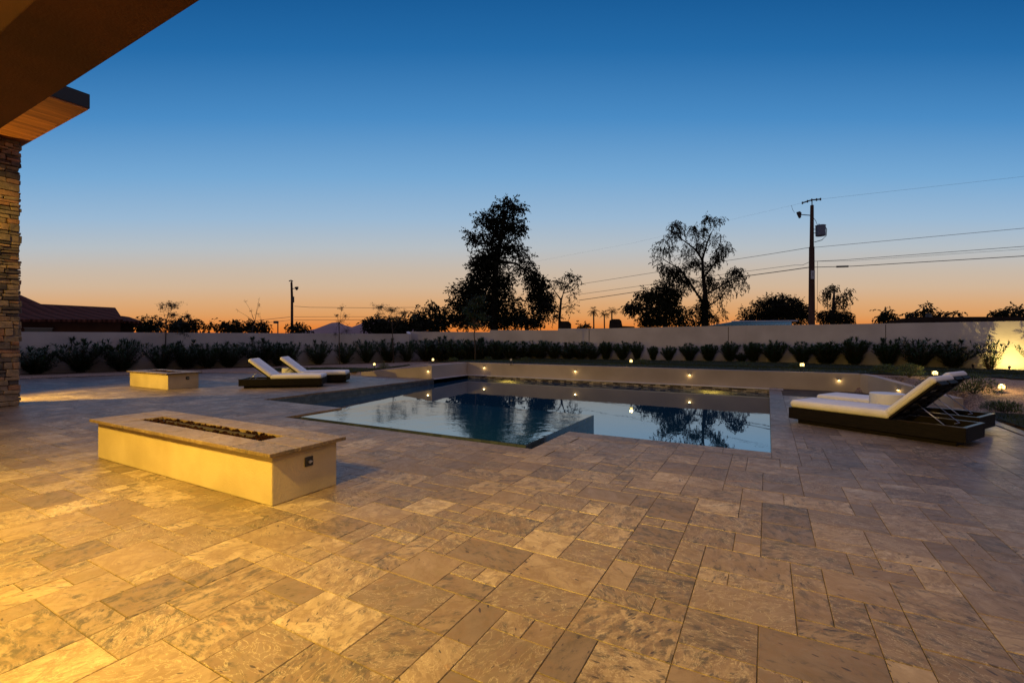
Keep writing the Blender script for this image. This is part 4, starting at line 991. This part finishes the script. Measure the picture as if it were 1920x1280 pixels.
palm(1147, 583, 11, 112, 'rightmost of the three far palm trees, with the fullest crown', 83)

# ================================================================== NEIGHBOUR BUILDINGS
def prism(b, pts, d0, d1, zb=None, mi=0):
    """outline in photo pixels at depth d0, given real thickness back to d1"""
    f = [WD(x, y, d0) for x, y in pts]; k = (d1-d0); bk = [Vector((p.x*d1/d0, p.y*d1/d0, p.z)) for p in f]; n = len(pts)
    b.add([tuple(p) for p in f]+[tuple(p) for p in bk], [tuple(range(n-1, -1, -1)), tuple(range(n, 2*n))]+[(i, (i+1) % n, (i+1) % n+n, i+n) for i in range(n)], mi)
    return b
nb = WD(100, HORIZ, 30); nb.z = 0
nh = empty('neighbour_house', nb, label='neighbour house with dark clay tile roof above the left wall', cat='house')
def rel(o, par, base): o.parent = par; o.location = -base; return o
b = MB()
def hip(b, ex0, ex1, ey, de0, de1, rx0, rx1, ry0, ry1, dr):
    e = [WD(ex0, ey, de0), WD(ex1, ey+1, de0)]; kk = de1/de0; eb = [Vector((p.x*kk, p.y*kk, p.z)) for p in e]; r0, r1 = WD(rx0, ry0, dr), WD(rx1, ry1, dr)
    v = [e[0], e[1], eb[1], eb[0], r0, r1]; lo = [Vector((p.x, p.y, p.z-.14)) for p in v[:4]]
    b.add([tuple(p) for p in v+lo], [(0,1,5,4),(1,2,5),(2,3,4,5),(3,0,4),(6,7,1,0),(7,8,2,1),(8,9,3,2),(9,6,0,3),(9,8,7,6)])
hip(b, -170, 140, 597, 27, 40, -60, 12, 538, 541, 33); 
hip(b, -40, 231, 598, 25.5, 33, 60, 216, 569, 576.5, 29)
hip(b, 205, 266, 601, 27.5, 33, 228, 242, 592, 594, 30)
rel(b.build('roof', M['roof_tile']), nh, nb)
b = MB(); prism(b, [(-120,604),(226,604),(226,640),(-120,640)], 26.6, 32); prism(b, [(215,606),(250,606),(250,640),(215,640)], 28.4, 32); rel(b.build('wall', M['far_wall']), nh, nb)
b = MB(); prism(b, [(46,615),(98,616),(98,632),(46,632)], 26.5, 26.59); w_ = rel(b.build('window', M['glass_dark']), nh, nb)
b = MB(); prism(b, [(44,613.5),(100,614.5),(100,616),(44,615)], 26.45, 26.58); b.build('frame', M['white_sign'], w_)
# long dark roof on the right
nb = WD(1800, HORIZ, 32); nb.z = 0
o = empty('neighbour_house', nb, label='low neighbour house with long flat dark roof above the right wall', cat='house')
b = MB(); prism(b, [(1663,603),(1690,597),(1722,594.2),(2150,592.5),(2150,603.5),(1690,606)], 30, 37); rel(b.build('roof', M['far_dark']), o, nb)
b = MB(); prism(b, [(1684,605),(2150,603),(2150,640),(1684,640)], 31, 36); rel(b.build('wall', M['far_wall']), o, nb)
b = MB(); c = WD(1741, 593, 31); b.add([tuple(c+Vector((.22*math.cos(a)*math.cos(.4), .22*math.cos(a)*math.sin(.4)-.05, .25*math.sin(a)))) for a in [i*math.pi/6 for i in range(12)]]+[tuple(c+Vector((-.03,.08,-.02)))], [(i, (i+1) % 12, 12) for i in range(12)]); b.tube([c+Vector((0,.05,0)), c-Vector((0,-.1,.35))], .02, 6); rel(b.build('satellite_dish', M['transformer']), o, nb)
nb = WD(1410, HORIZ, 30); nb.z = 0
o = empty('shed', nb, label='green ribbed metal roof showing just above the right wall, below the tall tree', cat='shed')
b = MB(); p0, p1, p2, p3 = WD(1330,610,27), WD(1484,609,27), WD(1484,602.5,31), WD(1372,603.5,31); th = Vector((0,0,-.06))
b.add([tuple(p) for p in (p0,p1,p2,p3,p0+th,p1+th,p2+th,p3+th)], [(0,1,2,3),(4,7,6,5),(0,4,5,1),(1,5,6,2),(2,6,7,3),(3,7,4,0)])
for k in range(1, 22):
    a_, c_ = p0.lerp(p1, k/22), p3.lerp(p2, k/22); b.tube([a_+Vector((0,0,.015)), c_+Vector((0,0,.015))], .018, 4)
rel(b.build('roof', M['green_metal']), o, nb)
b = MB(); b.tube([p3+Vector((0,0,.03)), p2+Vector((.35,0,.03))], .05, 6); rel(b.build('ridge_cap', M['white_sign']), o, nb)
b = MB(); prism(b, [(1345,612),(1480,611),(1480,640),(1345,640)], 28, 30.5); rel(b.build('wall', M['far_wall']), o, nb)
for (pts, lb, mm) in [([(1142,611),(1143,601),(1147,598),(1161,598),(1165,601),(1167,611),(1190,612),(1190,640),(1142,640)], 'small dark rooftop structure below the palms', 'far_dark'),
                      ([(1046,640),(1047,606),(1052,602),(1066,602),(1071,607),(1072,640)], 'small dark chimney-like rooftop beside the airy tree', 'far_dark')]:
    nb = WD(pts[0][0]+10, HORIZ, 40); nb.z = 0; b = MB(); prism(b, pts, 38, 41); o = b.build('rooftop_unit', M[mm]); o.data.transform(Matrix.Translation(-nb)); o.location = nb; tag(o, lb, 'rooftop')

# ================================================================== UTILITY POLES AND WIRES
PD = 37.0
pb = WD(1522, HORIZ, PD); pb.z = .3
up_ = empty('utility_pole', pb, label='tall wooden utility pole with crossarm, transformer and floodlight behind the right wall', cat='utility pole')
def Q(px, py, dd=0): return WD(px, py, PD+dd)-pb
s = PD/F_PX
b = MB(); b.tube([Vector((0,0,-.3)), Q(1522,560), Q(1522,463)], [5.6*s, 5.2*s, 4.5*s], 14); b.tube([Q(1522,463), Q(1522.5,385)], [3.6*s, 2.9*s], 12); b.build('pole', M['pole'], up_, smooth=False)
b = MB(); b.tube([Q(1522.5,386), Q(1522.5,376)], .035, 8); b.build('top_pin', M['dark_metal'], up_)
b = MB(); A = [Q(1504.5,380.5,.2), Q(1514,377.5), Q(1522,375), Q(1531,374.3), Q(1538.5,373.5,-.2)]; b.tube(A, .055, 6)
for q in A: b.tube([q-Vector((0,0,.1)), q+Vector((0,0,.09))], .05, 8)
b.build('crossarm', M['dark_metal'], up_)
b = MB(); b.tube([Q(1530,443,-.25), Q(1530+8.5,443,-.25)], .01, 4); 
tf = MB(); c0, c1 = Q(1538.5,442.5,-.2), Q(1538.5,423,-.2); tf.tube([c0, c0.lerp(c1,.04), c0.lerp(c1,.93), c1], [7.4*s, 8.2*s, 8.2*s, 8.8*s], 20); tf.tube([c1, c1+Vector((0,0,.04))], [9*s, 7*s], 20)
tf.tube([c1+Vector((-.1,0,0)), c1+Vector((-.1,0,.16))], .03, 8); tfo = tf.build('transformer', M['transformer'], up_)
b = MB(); b.tube([Q(1524,430,-.1), Q(1532,430,-.2)], .03, 6); b.tube([Q(1524,437,-.1), Q(1532,437,-.2)], .03, 6); b.build('bracket', M['dark_metal'], tfo)
b = MB(); b.tube([Q(1547,424,-.2), Q(1550,430,-.2), Q(1549,442,-.2), Q(1541,450,-.2), Q(1527,454)], .03, 6); b.tube([Q(1525,408), Q(1530,415), Q(1533,423,-.2)], .018, 5); b.build('service_cable', M['wire'], up_)
b = MB(); b.tube([Q(1521,404), Q(1503,402.5)], .035, 6); b.build('lamp_arm', M['dark_metal'], up_)
b = MB(); b.add([tuple(Q(*p)) for p in ((1493,398,-.15),(1500,396,-.15),(1503,399,-.15),(1502,408,-.15),(1498,410,-.15),(1494,402,-.15),(1493,398,.15),(1500,396,.15),(1503,399,.15),(1502,408,.15),(1498,410,.15),(1494,402,.15))],
    [(0,1,2,3,4,5),(11,10,9,8,7,6)]+[(i, i+6, (i+1) % 6+6, (i+1) % 6) for i in range(6)]); b.tube([Q(1490,399), Q(1486,393), Q(1484,385)], .012, 4); b.build('floodlight', M['dark_metal'], up_)
b = MB(); b.box(-.16, .16, -.006, .006, -.34, .34); o = b.build('notice_plate', M['white_sign'], up_, loc=Q(1524.2, 515, -.26), rz=YAW)
b = MB(); b.box(-.02,.02,-.003,.003,-.12,.1); b.box(-.05,.05,-.003,.003,.12,.15); k = b.build('plate_marks', M['dark_metal'], o); k.location = (0,-.0095,0)
def wire(pts, d0, d1, r, label, sag=0):
    n = len(pts); P = []
    for i in range(n-1):
        for k in range(6):
            t_ = (i+k/6)/(n-1); f_ = k/6; a_, c_ = pts[i], pts[i+1]; P.append(WD(a_[0]+(c_[0]-a_[0])*f_, a_[1]+(c_[1]-a_[1])*f_+sag*4*f_*(1-f_), d0+(d1-d0)*t_))
    P.append(WD(*pts[-1], d1)); b = MB(); b.tube(P, r, 5); base = P[0].copy(); o = b.build('overhead_wire', M['wire']); o.data.transform(Matrix.Translation(-base)); o.location = base
    tag(o, label, 'wire', 'overhead wires on the utility poles'); return o
wire([(1538.5,373.5),(1920,331),(2100,308)], 37, 30, .006, 'topmost thin wire running right from the crossarm')
wire([(1504.5,380.5),(1370,412),(1190,455),(1000,491)], 37, 60, .004, 'topmost thin wire running left from the crossarm behind the trees')
wire([(1526,464),(1920,428),(2100,410)], 37, 30, .016, 'second wire running right from the utility pole')
wire([(1518,464),(1360,489),(1085,533)], 37, 55, .020, 'second wire running left from the utility pole', .5)
wire([(1526,490),(1580,487.5),(1920,462),(2100,446)], 37, 30, .018, 'third wire running right, upper of a close pair')
wire([(1530,490),(1590,489.5),(1920,467),(2100,454)], 37, 30, .010, 'third wire running right, lower and thinner of a close pair')
wire([(1518,491),(1505,497),(1490,497),(1388,510),(1085,552)], 37, 55, .020, 'third wire running left, dipping beside the utility pole')
wire([(1526,501),(1600,499),(1920,480),(2100,469)], 37, 30, .026, 'lowest thick cable running right from the utility pole')
wire([(1518,501),(1300,530),(1085,563)], 37, 55, .034, 'lowest thick cable running left from the utility pole', .5)
b = MB(); b.tube([WD(1568,500,36.1), WD(1591,499.3,35.7)], .07, 8); o = b.build('cable_splice', M['wire']); o.data.transform(Matrix.Translation(-WD(1568,500,36.1))); o.location = WD(1568,500,36.1); tag(o, 'thick black splice sleeve on the lowest cable right of the pole', 'cable sleeve')
b = MB(); b.tube([WD(1533,490,36.9), WD(1532.5,560,36.9), WD(1532,600,36.9)], .012, 4); o = b.build('guy_wire', M['wire']); tag(o, 'thin vertical guy wire right beside the tall utility pole', 'wire')

D2 = 72.0; pb2 = WD(547.5, HORIZ, D2); pb2.z = .3; s = D2/F_PX
o2 = empty('utility_pole', pb2, label='smaller distant utility pole above the left wall', cat='utility pole')
def Q2(px, py, dd=0): return WD(px, py, D2+dd)-pb2
b = MB(); b.tube([Vector((0,0,-.3)), Q2(547.5,560), Q2(546.5,529)], [2.6*s,2.2*s,1.8*s], 10); b.build('pole', M['pole'], o2)
b = MB(); b.tube([Q2(542,527), Q2(546,525.5), Q2(549,527.5)], .09, 6); b.tube([Q2(546.5,530), Q2(546.5,526)], .07, 6); b.build('crossarm', M['dark_metal'], o2)
b = MB(); b.tube([Q2(547,541.5), Q2(554,540.5)], .06, 6); b.build('lamp_arm', M['dark_metal'], o2)
b = MB(); b.tube([Q2(556,538), Q2(556.5,541), Q2(556,544)], [.28,.24,.08], 8); b.build('floodlight', M['dark_metal'], o2)
b = MB(); b.tube([Q2(549.5,567,-.2), Q2(549.5,556,-.2)], 2.1*s, 12); b.build('transformer', M['dark_metal'], o2)
wire([(552,574),(580,576),(690,577),(800,576)], 72, 74, .03, 'upper of the faint wires right of the small distant pole')
wire([(552,594),(640,593.5),(760,594)], 72, 74, .025, 'middle faint wire right of the small distant pole')
wire([(552,600),(640,600),(760,598)], 72, 74, .03, 'lower faint wire right of the small distant pole')
wire([(544,594),(490,600),(400,610)], 72, 60, .03, 'upper faint wire left of the small distant pole')
wire([(544,600),(500,605),(400,614)], 72, 60, .025, 'lower faint wire left of the small distant pole')
pb3 = WD(521, HORIZ, 60); pb3.z = .3; s = 60/F_PX
o3 = empty('street_lamp', pb3, label='small box headed street lamp left of the distant utility pole', cat='street lamp')
b = MB(); b.tube([Vector((0,0,-.3)), WD(521,602,60)-pb3], .07, 8); b.build('post', M['dark_metal'], o3)
b = MB(); c = WD(517.5,604,60)-pb3; b.box(c.x-.27, c.x+.27, c.y-.2, c.y+.2, c.z-.16, c.z+.16); b.build('lamp_head', M['dark_metal'], o3, bevel=.03)
